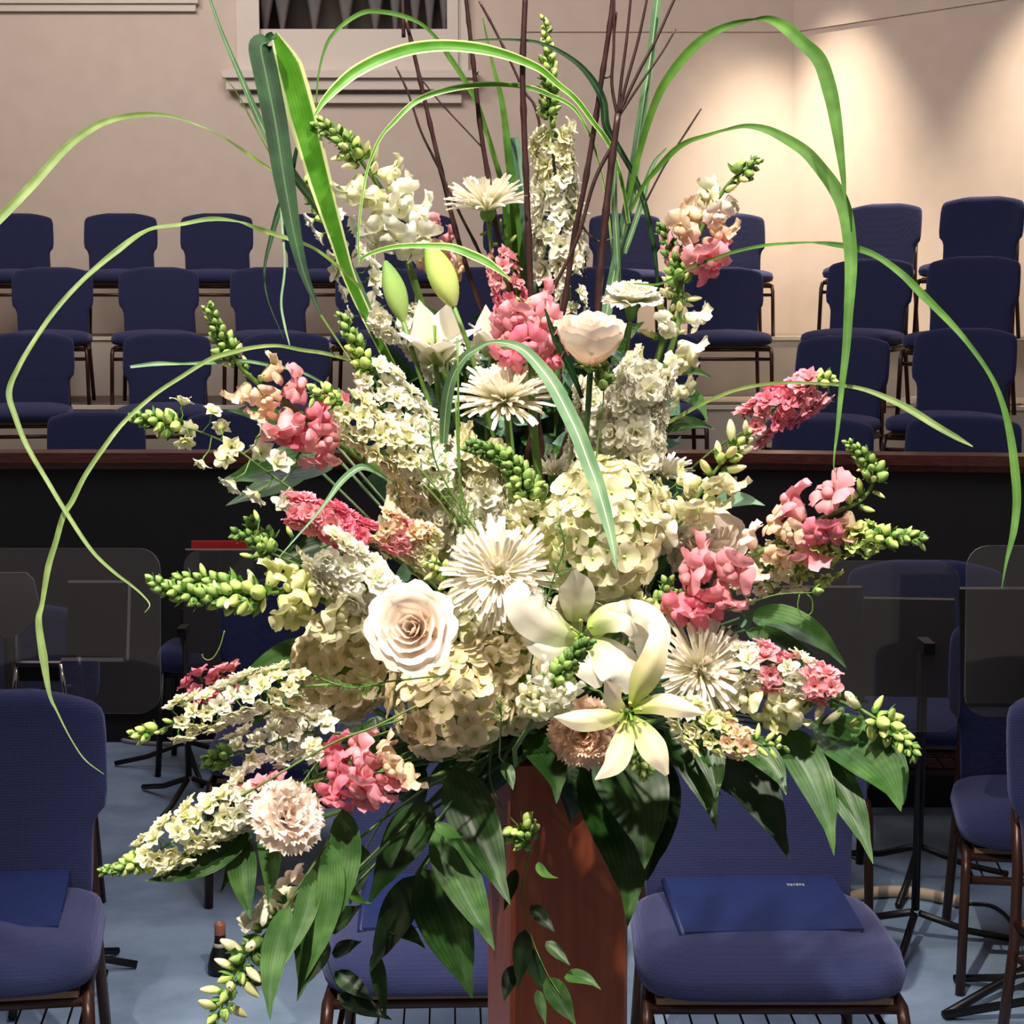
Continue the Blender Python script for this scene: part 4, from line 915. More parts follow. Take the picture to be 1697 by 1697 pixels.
spike(LK, 'white larkspur in the left centre with many small florets, green tip up left', fg, [(720, 780), (700, 730), (660, 680), (625, 635), (598, 590), (582, 555), (566, 522)], (1.34, 1.32),
 [('lark', 'white white white', 46, .08, .66, 42, 34, 15, .2, 1.5), ('gbud', 'lime green', 25, .62, 1, 20, 12, 35, 0)], 7, seed=35)
spike(LK, 'cream larkspur just left of centre running down right from green buds', fg, [(740, 810), (700, 775), (650, 740), (600, 700), (560, 660), (520, 648)], (1.29, 1.24),
 [('lark', 'white cream cream', 44, .05, .80, 42, 38, 15, .2, 1.3), ('bud', 'lime', 5, .75, 1, 26, 22, 30, 0), ('gbud', 'lime', 7, .8, 1, 20, 16, 30, 0)], 7, seed=36)
spike(LK, 'lower left larkspur packed with cream florets, green tip over the carpet', fg, [(500, 1300), (430, 1318), (380, 1345), (320, 1375), (270, 1405), (225, 1432), (168, 1444)], (1.20, 1.13),
 [('lark', 'pink hot white', 9, .12, .38, 40, 38, 10, .2), ('lark', 'white cream cream cream', 44, .22, .80, 46, 36, 10, .1, 1.4), ('gbud', 'lime green', 25, .78, 1, 18, 9, 40, 0)], 7, seed=37)
spike(LK, 'larkspur at left with cream florets and lime buds ending above the carpet', fg, [(540, 1135), (480, 1140), (420, 1150), (360, 1170), (300, 1195), (258, 1212), (222, 1218)], (1.22, 1.15),
 [('lark', 'cream white cream', 44, .12, .80, 40, 32, 10, .1, 1.3), ('bud', 'lime', 5, .78, .95, 24, 20, 40, 0), ('gbud', 'lime', 7, .88, 1, 18, 12, 40, 0)], 6, seed=38)
spike(LK, 'small pink larkspur just above the cream one at lower left', fg, [(500, 1130), (430, 1125), (370, 1135), (320, 1155)], (1.28, 1.24), [('lark', 'pink hot', 13, .55, 1, 36, 38, 10, .2, 1.2)], 4, seed=39)
spike(LK, 'white larkspur between two leafy gaps at lower left above the blush carnation', fg, [(560, 1215), (500, 1215), (440, 1235), (395, 1250), (340, 1262)], (1.25, 1.20), [('lark', 'white', 24, .1, .85, 42, 34, 10, .1, 1.4), ('gbud', 'dgreen', 10, .8, 1, 20, 14, 30, 0)], 6, seed=40)
spike(LK, 'lone white floret on a thin stem in front of the lower left foliage', fg, [(640, 1200), (570, 1225), (514, 1243)], (1.2, 1.16), [('lark', 'cream white', 3, .96, 1, 40, 38, 10, 1.2, .3)], 4, seed=41)
spike(LK, 'far right larkspur with lime buds and cream florets over the dark panel', fg, [(1200, 965), (1260, 935), (1320, 912), (1380, 900), (1440, 892), (1490, 888), (1528, 893)], (1.28, 1.18),
 [('lark', 'cream lime lime', 34, .15, .80, 36, 32, 20, 0, 1.2), ('bud', 'lime', 10, .6, 1, 26, 20, 40, 0), ('gbud', 'lime green', 20, .7, 1, 20, 14, 35, 0)], 7, seed=42)
spike(LK, 'small larkspur with white bells below the far right one', fg, [(1180, 1000), (1240, 970), (1300, 950), (1350, 945), (1380, 925)], (1.30, 1.24), [('lark', 'white cream lime', 22, .2, 1, 34, 28, 10, 0, 1.5), ('gbud', 'lime', 10, .4, 1, 18, 14, 30, 0)], 5, seed=43)
spike(LK, 'detached pink larkspur cluster reaching right in front of the tier chairs', fg, [(1130, 790), (1190, 740), (1245, 708), (1290, 672), (1330, 650), (1375, 626)], (1.40, 1.32), [('lark', 'pink hot pink', 34, .48, .93, 36, 38, 15, .1, 1.2), ('gbud', 'lime', 5, .93, 1, 20, 14, 30, 0)], 4, seed=44)
spike(LK, 'pink and white larkspur at lower right beside the oblique spider bloom', fg, [(1170, 1120), (1240, 1105), (1290, 1112), (1340, 1128), (1380, 1140)], (1.24, 1.20), [('lark', 'white pink white pink', 34, .25, 1, 44, 36, 10, .2, 1.3)], 5, seed=45)
spike(LK, 'yellowish larkspur under the green centred lily with lime buds at right', fg, [(1110, 1170), (1150, 1195), (1195, 1222), (1245, 1232), (1300, 1236)], (1.18, 1.14), [('lark', 'cream pale peach', 22, .1, .72, 40, 36, 0, .2, 1.2), ('bud', 'lime', 14, .55, 1, 30, 24, 30, 0)], 5, seed=46)
spike(LK, 'green flower spray standing in front of the white rose at upper right', fg, [(985, 830), (990, 740), (1000, 660), (998, 600)], (1.28, 1.26), [('gbud', 'green', 17, .82, 1, 16, 12, 40, 0)], 4, seed=47)
spike(LK, 'small green budded sprig between the top spider bloom and pink stalk', fg, [(860, 520), (850, 450), (835, 400), (810, 372)], (1.50, 1.48), [('bud', 'lime green', 9, .6, 1, 20, 16, 30, 0, 1.5)], 3, seed=48)
spike(LK, 'thin green stemmed bud line at right over the clear shield', fg, [(1180, 1020), (1240, 1000), (1290, 985), (1350, 982)], (1.24, 1.2), [('gbud', 'green', 2, .97, 1, 16, 14, 60, 0)], 4, seed=49)
spike(LK, 'hanging vine tip with green buds in front of the pedestal', fg, [(815, 1230), (812, 1290), (830, 1335), (860, 1370), (880, 1392)], (1.30, 1.24), [('gbud', 'lime green', 17, .82, 1, 16, 16, 0, 0, 2), ('bud', 'lime', 5, .8, 1, 24, 20, 0, 0, 1.5)], 4, seed=50)
# ---- stocks (dense)
spike(ST, 'white stock at right of centre, dense ruffled flowers beside the white rose', fg, [(1040, 790), (1050, 730), (1058, 670), (1065, 620), (1075, 600)], (1.34, 1.32), [('stock', 'white white', 38, .15, 1, 56, 46, 10, .3, 1.3)], 10, seed=61)
spike(ST, 'white stock behind the oblique grass blade below the white rose', fg, [(975, 780), (985, 720), (992, 670), (1000, 630)], (1.38, 1.36), [('stock', 'white', 26, .2, 1, 52, 44, 10, .3, 1.2)], 8, seed=62)
spike(ST, 'deep pink stock at left with packed ruffled flowers', fg, [(640, 915), (600, 895), (550, 868), (510, 852), (478, 842)], (1.27, 1.22), [('stock', 'hot hot pink pink', 40, .25, 1, 42, 32, 10, .2, 1)], 7, seed=63)
spike(ST, 'pink and peach stock left of the hidden hydrangea', fg, [(720, 920), (690, 900), (655, 880), (628, 868)], (1.27, 1.25), [('lark', 'cream peach pink peach', 30, .1, 1, 40, 34, 10, .4, 1.2)], 6, seed=64)
spike(ST, 'white stock at left centre above the blush rose', fg, [(640, 1000), (600, 965), (560, 935), (530, 905), (545, 880)][:4], (1.24, 1.20), [('stock', 'white white', 26, .1, 1, 52, 44, 10, .3, 1.4)], 8, seed=65)
spike(ST, 'white stock in the upper left behind the pale lily', fg, [(760, 640), (740, 590), (700, 560), (650, 530), (628, 508)], (1.50, 1.46), [('stock', 'white', 24, .2, 1, 44, 36, 10, .2, 1.2)], 7, seed=66)
spike(ST, 'white stock behind the green centre bud head', fg, [(800, 960), (800, 880), (798, 810), (800, 760), (810, 735)], (1.32, 1.30), [('stock', 'white white cream', 44, .15, 1, 54, 48, 10, .3, 1.3)], 9, seed=67)
spike(ST, 'white stock at left of centre filling below the larkspurs', fg, [(740, 900), (710, 860), (690, 820), (680, 780)], (1.33, 1.31), [('stock', 'white cream', 26, .1, 1, 46, 42, 10, .3, 1.3)], 8, seed=68)
spike(ST, 'cream stock at the right between hydrangea and rose', fg, [(1090, 940), (1110, 890), (1125, 840), (1120, 800)], (1.34, 1.32), [('stock', 'white cream', 20, .1, 1, 40, 36, 10, .3, 1.3)], 7, seed=69)
# ---- big round blooms
hydrangea('large cream hydrangea head right of centre', 998, 880, 1.28, 96, 122, 90, 'hyd', 90, 42)
hydrangea('lower centre cream hydrangea head, left and largest of the lower row', 748, 1165, 1.24, 98, 92, 80, 'hydp', 85, 40)
hydrangea('lower centre hydrangea head right of the largest one', 855, 1120, 1.27, 82, 92, 70, 'hydp', 80, 38)
hydrangea('cream hydrangea head at lower left beneath the blush rose', 572, 1105, 1.29, 84, 86, 70, 'hydp', 75, 38)
hydrangea('pale hydrangea head behind the pink stock left of centre', 722, 868, 1.37, 86, 90, 70, 'hyd', 75, 38)
hydrangea('small pale hydrangea head behind the blush rose', 625, 1020, 1.33, 66, 56, 44, 'hyd', 60, 38)
hydrangea('pale hydrangea head tucked between spider bloom and lower row', 800, 1050, 1.33, 66, 50, 40, 'hyd', 55, 38)
hydrangea('cream hydrangea head behind the large white lily', 1000, 1010, 1.34, 78, 56, 44, 'hyd', 60, 38)
rose('blush cream rose at lower left of centre facing the viewer', 681, 1040, 1.13, 74, (-.18, .34, 1), 1.0)
rose('pale cream rose at upper right of centre seen from the side', 980, 574, 1.25, 66, (.02, 1, .34), .2, 1.55)
rose('cream rose at right half covered by pink blooms', 1178, 900, 1.33, 74, (.05, .8, .65), .4, 1.2)
mum('white spider bloom facing the viewer in the centre', 828, 950, 1.20, 92, (-.05, .25, 1))
mum('white spider bloom at top left of centre seen edge on', 808, 352, 1.45, 78, (-.1, 1, .12), 24)
mum('broad white spider bloom in the upper centre facing up', 838, 672, 1.31, 92, (-.06, 1, .42), 16)
mum('oblique white spider bloom at lower right of the lilies', 1155, 1112, 1.24, 92, (.42, .35, .85), 10)
mum('small white spider bloom at right seen from the side', 1098, 792, 1.40, 58, (.3, .8, .1), 26, (24, 22, 18, 14))
mum('small white spider bloom hidden behind the centre bud head', 915, 790, 1.40, 46, (.1, 1, .1), 26, (24, 20, 16, 12))
carnation('white carnation at upper right before the navy chairs', 1048, 492, 1.42, 52, (.05, 1, .25), 'white')
carnation('blush carnation hanging at lower left over the leaves', 478, 1352, 1.14, 66, (.45, .5, .7), 'blush')
carnation('peach tinted carnation under the green centred lily', 968, 1215, 1.22, 62, (-.1, .1, 1), 'peach')
carnation('white carnation low at left between larkspur and leaves', 480, 1210, 1.27, 40, (0, .5, 1), 'white')
lily_paths('large open white lily in the centre right with curling tepals', 962, 1052, 1.17, (.02, .42, 1), [
 ([(950, 1030), (954, 1002), (956, 975), (950, 945)], [26, 58, 54, 4], [-.01, .0, .01, .03], 0),
 ([(958, 1058), (920, 1042), (884, 1018), (862, 988), (866, 966)], [24, 62, 74, 56, 20], [0, .02, .035, .04, .03], [0, 10]),
 ([(950, 1066), (918, 1078), (888, 1068), (866, 1040)], [22, 36, 30, 6], [0, .02, .03, .03], 0),
 ([(975, 1040), (1010, 1022), (1044, 1024), (1068, 1050), (1064, 1078), (1062, 1096)], [30, 52, 50, 44, 22, 3], [0, .02, .035, .03, .02, .01], [0, -25]),
 ([(982, 1050), (1030, 1012), (1072, 1020), (1094, 1052), (1092, 1092)], [24, 34, 38, 34, 16], [.0, .03, .045, .05, .045], [0, 20]),
 ([(978, 1062), (1006, 1085), (1032, 1112), (1042, 1150)], [34, 66, 70, 10], [0, .02, .03, .03], [0, -10]),
 ([(966, 1070), (980, 1104), (992, 1140)], [30, 60, 12], [0, .015, .02], 0)], 'lily')
lily_paths('green centred lily at lower right with narrow star tepals', 1042, 1180, 1.09, (.05, .15, 1), [
 ([(1036, 1180), (1000, 1190), (958, 1194), (918, 1188)], [14, 34, 34, 2], [0, .02, .035, .04], [0, -15]),
 ([(1038, 1188), (1032, 1228), (1016, 1264), (986, 1292)], [14, 38, 40, 3], [0, .025, .035, .03], [0, 20]),
 ([(1048, 1188), (1072, 1222), (1090, 1252), (1106, 1284)], [16, 44, 42, 8], [0, .02, .03, .03], [0, -10]),
 ([(1050, 1176), (1092, 1166), (1130, 1174), (1168, 1184)], [14, 36, 32, 2], [0, .02, .03, .03], [0, 15]),
 ([(1046, 1170), (1064, 1130), (1084, 1092), (1090, 1058), (1076, 1034)], [14, 46, 44, 32, 5], [0, .02, .03, .025, .01], [0, 25]),
 ([(1036, 1172), (1022, 1158), (1003, 1128)], [14, 40, 4], [0, .03, .05], [0, -20])], 'lilyg')
lily('white lily at upper left of centre opening upward', 722, 600, 1.42, (.0, .85, .5), [(200, 100, 30, 80, 15), (120, 105, 32, 78, 45), (60, 110, 32, 78, 40), (350, 110, 30, 78, 10), (285, 95, 34, 75, 35), (240, 98, 34, 78, 30)], 'lily', .3)
lily('pale lily partly hidden behind the pink centre snapdragon', 815, 590, 1.46, (.2, .9, .4), [(200, 80, 26, 80, 20), (120, 85, 28, 78, 35), (60, 90, 28, 78, 35), (350, 85, 26, 78, 20), (285, 80, 28, 75, 30), (240, 80, 28, 78, 30)], 'lily', .3)
def lilybud(label, b, e, w_, Y, key='green'):
    a, c = P(*b, Y), P(*e, Y); s = S(*b, Y); t = thing('lily_bud', label, 'flower', a); d = c-a; L = d.length
    rows = []; uvs = []
    for i in range(13):
        q = i/12; r = w_*.5*s*max(.03, math.sin(math.pi*(.04+.93*q))**.75)*(1-.18*q)
        rows.append([(r*(1+.07*math.cos(3*2*math.pi*j/18))*math.cos(2*math.pi*j/18), r*(1+.07*math.cos(3*2*math.pi*j/18))*math.sin(2*math.pi*j/18), q*L) for j in range(18)]); uvs.append([(1-q, .5)]*18)
    obj('closed_petals', MB().grid(rows, uvs, closed=True), t, frame(d), mat=PM[key]); stem_to(t, a, -d.normalized(), .0032, a)
lilybud('closed green lily bud at left of the pair before the navy chairs', (668, 532), (638, 432), 42, 1.40)
lilybud('closed pale green lily bud at right of the pair, larger', (752, 508), (708, 402), 52, 1.38, 'lime')
# ---- twigs
twig('dark red twig rising left of centre past the ledge', [(850, 640), (800, 520), (760, 400), (735, 300), (716, 220), (700, 150), (684, 80), (672, 30)], 9, 6, (1.5, 1.48), [([(695, 127), (730, 170), (770, 213), (800, 245)], 3, 3), ([(669, 62), (668, 30), (667, -10)], 7, 6)])
twig('thin dark twig with its cut end left of the first tall twig', [(860, 620), (830, 500), (793, 415), (762, 354), (726, 276), (698, 219), (677, 156), (656, 110)], 6, 3, (1.48, 1.46))
twig('dark red twig rising through the top spider bloom', [(880, 620), (850, 480), (824, 382), (811, 304), (797, 219), (786, 120), (778, 50), (770, -20)], 10, 6, (1.47, 1.44), [([(786, 130), (793, 118)], 4, 2)])
twig('thin twig slanting from top centre down to the right', [(905, 600), (915, 400), (893, 200), (868, 150), (841, 92), (815, 40), (794, 2)], 5, 4, (1.54, 1.52))
twig('thickest straight dark twig rising in the very centre', [(885, 700), (882, 560), (877, 420), (872, 300), (868, 200), (866, 110), (871, -20)], 11, 9, (1.43, 1.42))
twig('dark red twig right of the tall larkspur leaning to the top', [(900, 640), (932, 520), (950, 400), (968, 310), (985, 210), (997, 130), (1008, 60), (1018, -20)], 10, 8, (1.46, 1.44), [([(1000, 130), (1014, 120), (1018, 60), (1022, 20)], 3, 3)])
twig('forked dark red twig fanning into five tips at top right', [(930, 760), (985, 600), (992, 480), (1002, 370), (1012, 280), (1024, 188)], 13, 11, (1.42, 1.42),
 [([(1024, 195), (1014, 140), (1017, 80), (1018, -20)], 6, 4), ([(1024, 192), (1030, 130), (1038, 70), (1047, -20)], 6, 4), ([(1024, 192), (1040, 130), (1058, 65), (1076, -20)], 6, 4), ([(1024, 192), (1058, 120), (1090, 60), (1122, -10), (1140, -30)], 6, 4), ([(1026, 192), (1060, 140), (1095, 90), (1120, 48)], 5, 3), ([(1018, 235), (985, 300), (955, 400), (908, 495)], 7, 6)])
twig('fine red twig bowing under and up to a tip beside the pink snapdragon', [(930, 620), (925, 420), (945, 329), (963, 371), (988, 399), (1012, 396), (1041, 378), (1065, 343), (1101, 275), (1135, 222), (1162, 180)], 4, 3, (1.5, 1.48), hub=True)
twig('short thin twig hanging in front of the navy chairs at upper centre', [(965, 400), (970, 430), (968, 480)], 3, 3, (1.5, 1.5), hub=False)
# ---- grasses: left clump
t = blade('variegated grass with one wide bright blade folded over at upper left', [(735, 760), (690, 680), (640, 590), (585, 475), (560, 400), (530, 300), (500, 190), (478, 110), (455, 56)], [12, 14, 16, 20, 26, 38, 48, 44, 10], (1.50, 1.40), GRV, 0, 'ribbon_grass', tie=True)
blade('', [(455, 58), (446, 66), (432, 76), (440, 120), (456, 200), (470, 290), (484, 370), (500, 440), (516, 485), (532, 522)], [14, 36, 40, 42, 40, 36, 26, 17, 10, 4], (1.385, 1.30), GRD, [0, 60, 10, 0, 0, 0, 0, 0, 0, 0], parent=t)
blade('', [(532, 522), (560, 565), (590, 610)], [4, 3, 1], (1.30, 1.30), GRL, parent=t, fold=.1)
t = blade('blue green grass stalk running from the flowers to the top left corner', [(700, 720), (660, 640), (620, 540), (585, 455), (540, 365), (490, 295), (455, 245), (430, 200), (400, 130), (370, 60), (343, -15)], [14, 14, 15, 15, 14, 15, 16, 12, 9, 6, 4], (1.50, 1.42), GRB, 0, 'grass_stalk', tie=True)
blade('', [(455, 285), (432, 270), (410, 255), (360, 222), (315, 203), (280, 192), (240, 190), (200, 195), (165, 206), (130, 228), (100, 255), (55, 305), (0, 362), (-40, 400)], [4, 6, 9, 9, 6, 6, 9, 10, 12, 13, 14, 15, 15, 12], (1.44, 1.22), GRL, [0, 0, 30, 60, 40, 10, 0, 0, 0, 0, 0, 0, 0, 0], parent=t)
blade('', [(600, 480), (570, 450), (520, 412), (470, 393), (430, 380), (395, 368), (350, 363), (300, 372), (245, 382), (195, 415), (140, 462), (95, 510), (60, 560), (30, 610), (15, 650), (25, 690), (45, 740), (80, 800), (110, 850), (150, 910), (185, 945), (215, 968), (235, 985), (248, 1002), (240, 1015)], [5, 7, 10, 9, 9, 8, 9, 7, 11, 11, 9, 8, 9, 8, 10, 9, 8, 7, 7, 6, 5, 4, 3, 2, 1], (1.44, 1.10), GRL, [0, 20, 40, 10, 0, 50, 0, 10, 40, 0, 20, 0, 30, 0, 0, 0, 0, 0, 0, 0, 0, 0, 0, 0, 0], parent=t)
blade('', [(492, 245), (480, 300), (462, 350), (448, 400), (438, 450), (445, 500), (470, 560)], [6, 10, 11, 8, 4, 2, 1], (1.46, 1.40), GRD, parent=t)
blade('', [(465, 280), (466, 350), (472, 440), (466, 500), (472, 540), (480, 572)], [3, 4, 4, 4, 4, 2], (1.42, 1.36), GRB, parent=t, fold=.1)
blade('', [(450, 260), (420, 205), (390, 150), (366, 125)], [3, 3, 2, 1], (1.44, 1.4), GRL, parent=t, fold=.1)
t = blade('grass blade curving left past the chairs then down to the left foreground chair', [(720, 800), (660, 680), (620, 610), (585, 598), (540, 586), (500, 580), (460, 573), (420, 576), (380, 585), (345, 597), (300, 625), (255, 655), (205, 700), (170, 745), (140, 790), (120, 830), (105, 855), (92, 900), (80, 940), (70, 1000), (64, 1030), (72, 1090), (82, 1150), (95, 1180), (115, 1220), (140, 1258), (172, 1283)], [6, 6, 6, 6, 7, 7, 6, 7, 9, 8, 7, 7, 7, 8, 8, 9, 9, 9, 10, 7, 10, 13, 6, 3, 2, 2, 1], (1.40, 1.05), GRL, 0, tie=True)
blade('short flat grass tip crossing in front of a navy chair at left', [(600, 680), (560, 650), (500, 617), (450, 606), (400, 598), (350, 601), (300, 603), (260, 603), (216, 608)], [5, 5, 5, 6, 6, 7, 4, 8, 5], (1.36, 1.26), GRB, 0)
# ---- grasses: top centre arcs
t = blade('blue green grass stalk right of centre with blades arching over both ways', [(960, 790), (985, 640), (1005, 520), (1020, 440), (1035, 370), (1045, 320), (1055, 250), (1068, 160), (1080, 80), (1092, -20)], [18, 18, 18, 16, 16, 18, 16, 14, 14, 12], (1.50, 1.44), GRB, 0, 'grass_stalk', tie=True)
blade('', [(1042, 370), (1030, 300), (1010, 240), (985, 205), (955, 165), (925, 140), (900, 118), (880, 107), (850, 95), (820, 86), (790, 80), (750, 76), (710, 77), (670, 84), (625, 100), (585, 122), (555, 148), (535, 170), (521, 192)], [6, 7, 8, 8, 9, 10, 12, 14, 16, 18, 20, 20, 21, 22, 22, 20, 16, 10, 3], (1.46, 1.36), GRV, 0, parent=t)
blade('', [(1020, 470), (1000, 300), (960, 190), (905, 155), (870, 144), (830, 140), (790, 141), (750, 147), (710, 158), (680, 175), (650, 205), (635, 222), (622, 245), (608, 285), (600, 330), (594, 390), (595, 440)], [3, 3, 5, 8, 9, 9, 10, 10, 10, 9, 7, 5, 5, 4, 4, 3, 2], (1.48, 1.38), GRV, 0, parent=t)
blade('', [(1092, 500), (1085, 420), (1070, 345), (1050, 290), (1025, 245), (1005, 210), (1000, 170), (985, 138), (960, 108), (925, 84), (890, 70), (850, 66), (800, 66), (760, 70)], [4, 8, 9, 9, 10, 13, 13, 12, 9, 7, 5, 4, 3, 1], (1.46, 1.42), GRD, 0, parent=t)
blade('', [(1042, 330), (1055, 270), (1075, 200), (1095, 150), (1120, 112), (1150, 78), (1180, 55), (1215, 40), (1250, 32), (1275, 32), (1300, 45), (1330, 72), (1358, 100), (1375, 150), (1385, 200), (1392, 250), (1398, 300), (1401, 345)], [8, 10, 12, 14, 16, 16, 14, 10, 4, 12, 20, 22, 24, 24, 20, 14, 8, 2], (1.42, 1.28), GR, [0, 0, 0, 0, 0, 0, 0, 20, 40, 20, 0, 0, 0, 0, 0, 0, 0, 0], parent=t)
blade('', [(1045, 350), (1065, 310), (1085, 285), (1115, 252), (1140, 235), (1170, 225), (1200, 216), (1235, 209), (1270, 215), (1305, 232), (1335, 252), (1360, 280), (1385, 315), (1400, 350), (1408, 400), (1410, 450), (1406, 520), (1402, 580), (1394, 650), (1388, 710), (1383, 750), (1382, 775), (1386, 785)], [6, 7, 9, 11, 9, 7, 5, 8, 14, 18, 20, 22, 24, 24, 22, 20, 15, 13, 9, 6, 3, 2, 1], (1.42, 1.2), GR, 0, parent=t)
blade('', [(1050, 470), (1095, 470), (1140, 446), (1180, 430), (1215, 418), (1260, 408), (1300, 404), (1345, 402), (1380, 405), (1420, 412), (1455, 426), (1495, 455), (1530, 490), (1570, 530), (1605, 570), (1640, 620), (1660, 665), (1674, 720), (1682, 780), (1685, 830), (1680, 880), (1668, 930), (1660, 975)], [3, 4, 4, 5, 6, 6, 5, 3, 9, 12, 10, 12, 14, 11, 8, 7, 9, 12, 14, 13, 11, 5, 1], (1.40, 1.14), GR, 0, parent=t)
blade('', [(1035, 420), (1062, 340), (1072, 300), (1085, 268), (1105, 245)], [8, 10, 10, 6, 2], (1.46, 1.44), GRB, 0, parent=t)
blade('', [(1025, 480), (1022, 400), (1018, 330), (1020, 270)], [10, 12, 10, 5], (1.48, 1.44), GRB, 0, parent=t)
blade('thin dark grass blade arching high at the top left of centre', [(840, 480), (842, 400), (835, 320), (825, 280), (805, 215), (790, 170), (768, 130), (745, 95), (720, 60), (695, 38), (665, 26), (635, 20), (605, 20), (575, 36), (548, 62), (535, 92), (527, 130), (524, 175)], [11, 12, 11, 9, 8, 8, 9, 9, 6, 6, 8, 8, 8, 7, 6, 4, 3, 2], (1.52, 1.44), GR, 0)
blade('pale wide blade standing behind the top spider bloom', [(880, 620), (875, 500), (866, 420), (860, 340), (856, 280), (851, 228)], [16, 30, 44, 30, 26, 16], (1.56, 1.56), LGb, 0, 'flax_leaf', tie=True)
blade('green blade standing beside the pale wide one at top centre', [(870, 560), (860, 440), (852, 340), (842, 250), (832, 170), (815, 100), (800, 30)], [16, 18, 16, 13, 9, 5, 2], (1.53, 1.53), GR, 0, 'flax_leaf', tie=True)
blade('wide dark blade behind the pink stalk at upper centre', [(900, 620), (880, 520), (862, 440), (850, 380)], [30, 44, 40, 12], (1.57, 1.57), LGm, 0, 'flax_leaf', tie=True)
# ---- grasses: centre
blade('broad grass blade folded in the centre and sweeping down right over the hydrangea', [(735, 735), (737, 700), (742, 655), (752, 620), (770, 592), (790, 578), (812, 568), (840, 569), (868, 580), (895, 608), (918, 640), (940, 682), (958, 720), (975, 765), (988, 800), (1003, 850), (1014, 895), (1022, 945)], [14, 18, 20, 18, 16, 12, 6, 12, 18, 22, 26, 27, 27, 27, 26, 22, 14, 2], (1.30, 1.10), GRB, 0)
blade('wavy grass blade with pale margin under the lily bud pair', [(595, 440), (606, 424), (648, 410), (698, 407), (747, 410), (783, 423), (811, 437), (846, 463)], [2, 6, 8, 9, 13, 15, 14, 2], (1.34, 1.30), GRV, 0)
blade('dark narrow blade left of the white rose', [(965, 660), (945, 610), (920, 560), (903, 512)], [6, 12, 12, 3], (1.30, 1.28), GRD, 0)
blade('thin grass blade arching right through the detached pink cluster', [(1040, 790), (1090, 715), (1130, 688), (1170, 666), (1215, 648), (1260, 638), (1300, 634), (1340, 635), (1380, 637), (1430, 645), (1475, 662), (1510, 680), (1550, 705), (1585, 725), (1612, 740)], [5, 7, 7, 7, 6, 6, 5, 5, 5, 7, 10, 12, 11, 9, 2], (1.40, 1.18), GRL, 0)
blade('short grass blade arching over the deep pink stock at left', [(650, 800), (622, 782), (600, 774), (582, 783), (562, 802), (545, 826), (520, 858), (490, 892), (462, 924)], [4, 7, 12, 12, 11, 8, 4, 3, 2], (1.26, 1.15), GRB, 0)
for i, (b, m_, e, lb) in enumerate((((985, 800), (1003, 760), (1000, 700), 'thin upright stem in front of the right white stock'), ((770, 860), (750, 760), (755, 650), 'thin dark stem beside the folded central blade'))):
    pass
# ---- leaves, lower part
bleaf('large glossy leaf at lower right pointing down right, light patches on it', (1345, 1195), (1493, 1345), 92, (1.25, 1.14), LGm, (25, -10))
bleaf('broad leaf edge peeking out behind the large glossy leaf at lower right', (1390, 1210), (1497, 1335), 60, (1.30, 1.22), LG, (28, -14))
bleaf('long leaf at right hanging straight down to a thin tip', (1345, 1240), (1447, 1432), 60, (1.24, 1.16), LGm, (8, -10))
bleaf('folded leaf left of the long hanging leaf at right', (1290, 1205), (1382, 1418), 66, (1.24, 1.16), LGm, (15, -15))
bleaf('dark shaded leaf below the yellowish larkspur at right', (1180, 1215), (1308, 1425), 84, (1.30, 1.22), LGd, (10, -10))
bleaf('small leaf with lit top just below the lime buds at right', (1215, 1225), (1303, 1318), 50, (1.22, 1.17), LGm, (14, -10))
bleaf('narrow dark leaf hanging right of the peach tepal', (1105, 1210), (1188, 1378), 58, (1.27, 1.2), LG, (12, -8))
bleaf('short leaf overlapping the narrow dark one right of the lily', (1150, 1215), (1185, 1330), 50, (1.25, 1.2), LGm, (12, -8))
bleaf('very large dark leaf right of the pedestal top', (1000, 1225), (1068, 1440), 122, (1.33, 1.26), LG, (22, -10))
bleaf('large leaf beneath it reaching lower with bright spots', (965, 1260), (1040, 1535), 106, (1.36, 1.28), LG, (30, -10))
bleaf('wide shaded leaf at the right edge of the pedestal cluster', (1070, 1240), (1072, 1460), 88, (1.38, 1.34), LGd, (15, 0))
bleaf('pointed leaf in front of the pedestal top, folded to a sharp tip', (868, 1222), (922, 1332), 60, (1.28, 1.2), LG, (18, -12))
bleaf('leaf over the pedestal at left top, mottled highlights', (752, 1270), (846, 1500), 84, (1.26, 1.18), LG, (-4, 0))
bleaf('leaf hanging left of the pedestal reaching its edge', (722, 1370), (820, 1575), 72, (1.22, 1.16), LGm, (0, 0))
bleaf('long dark leaf hanging left of the pedestal near the seat', (702, 1440), (783, 1655), 92, (1.25, 1.2), LG, (2, 0))
bleaf('dark leaf slanting down left below the hydrangea', (715, 1330), (610, 1500), 74, (1.3, 1.26), LG, (0, -10))
bleaf('shaded leaf pointing down left over the seat behind', (690, 1450), (612, 1612), 60, (1.3, 1.28), LGd, (0, 0))
bleaf('narrow leaf crossing level over the navy seat', (640, 1530), (705, 1572), 34, (1.3, 1.28), LG, (0, -8))
bleaf('leaf hanging in a twisted point below the pink snapdragon', (568, 1340), (538, 1560), 56, (1.18, 1.12), LGm, (14, 0))
bleaf('small bright green leaf among the dark ones left of the pedestal', (578, 1462), (616, 1497), 18, (1.2, 1.16), GR, (-8, 8))
bleaf('small green leaf right of the hanging leaves below the hydrangea', (722, 1362), (768, 1388), 24, (1.2, 1.17), LGm, (0, 6))
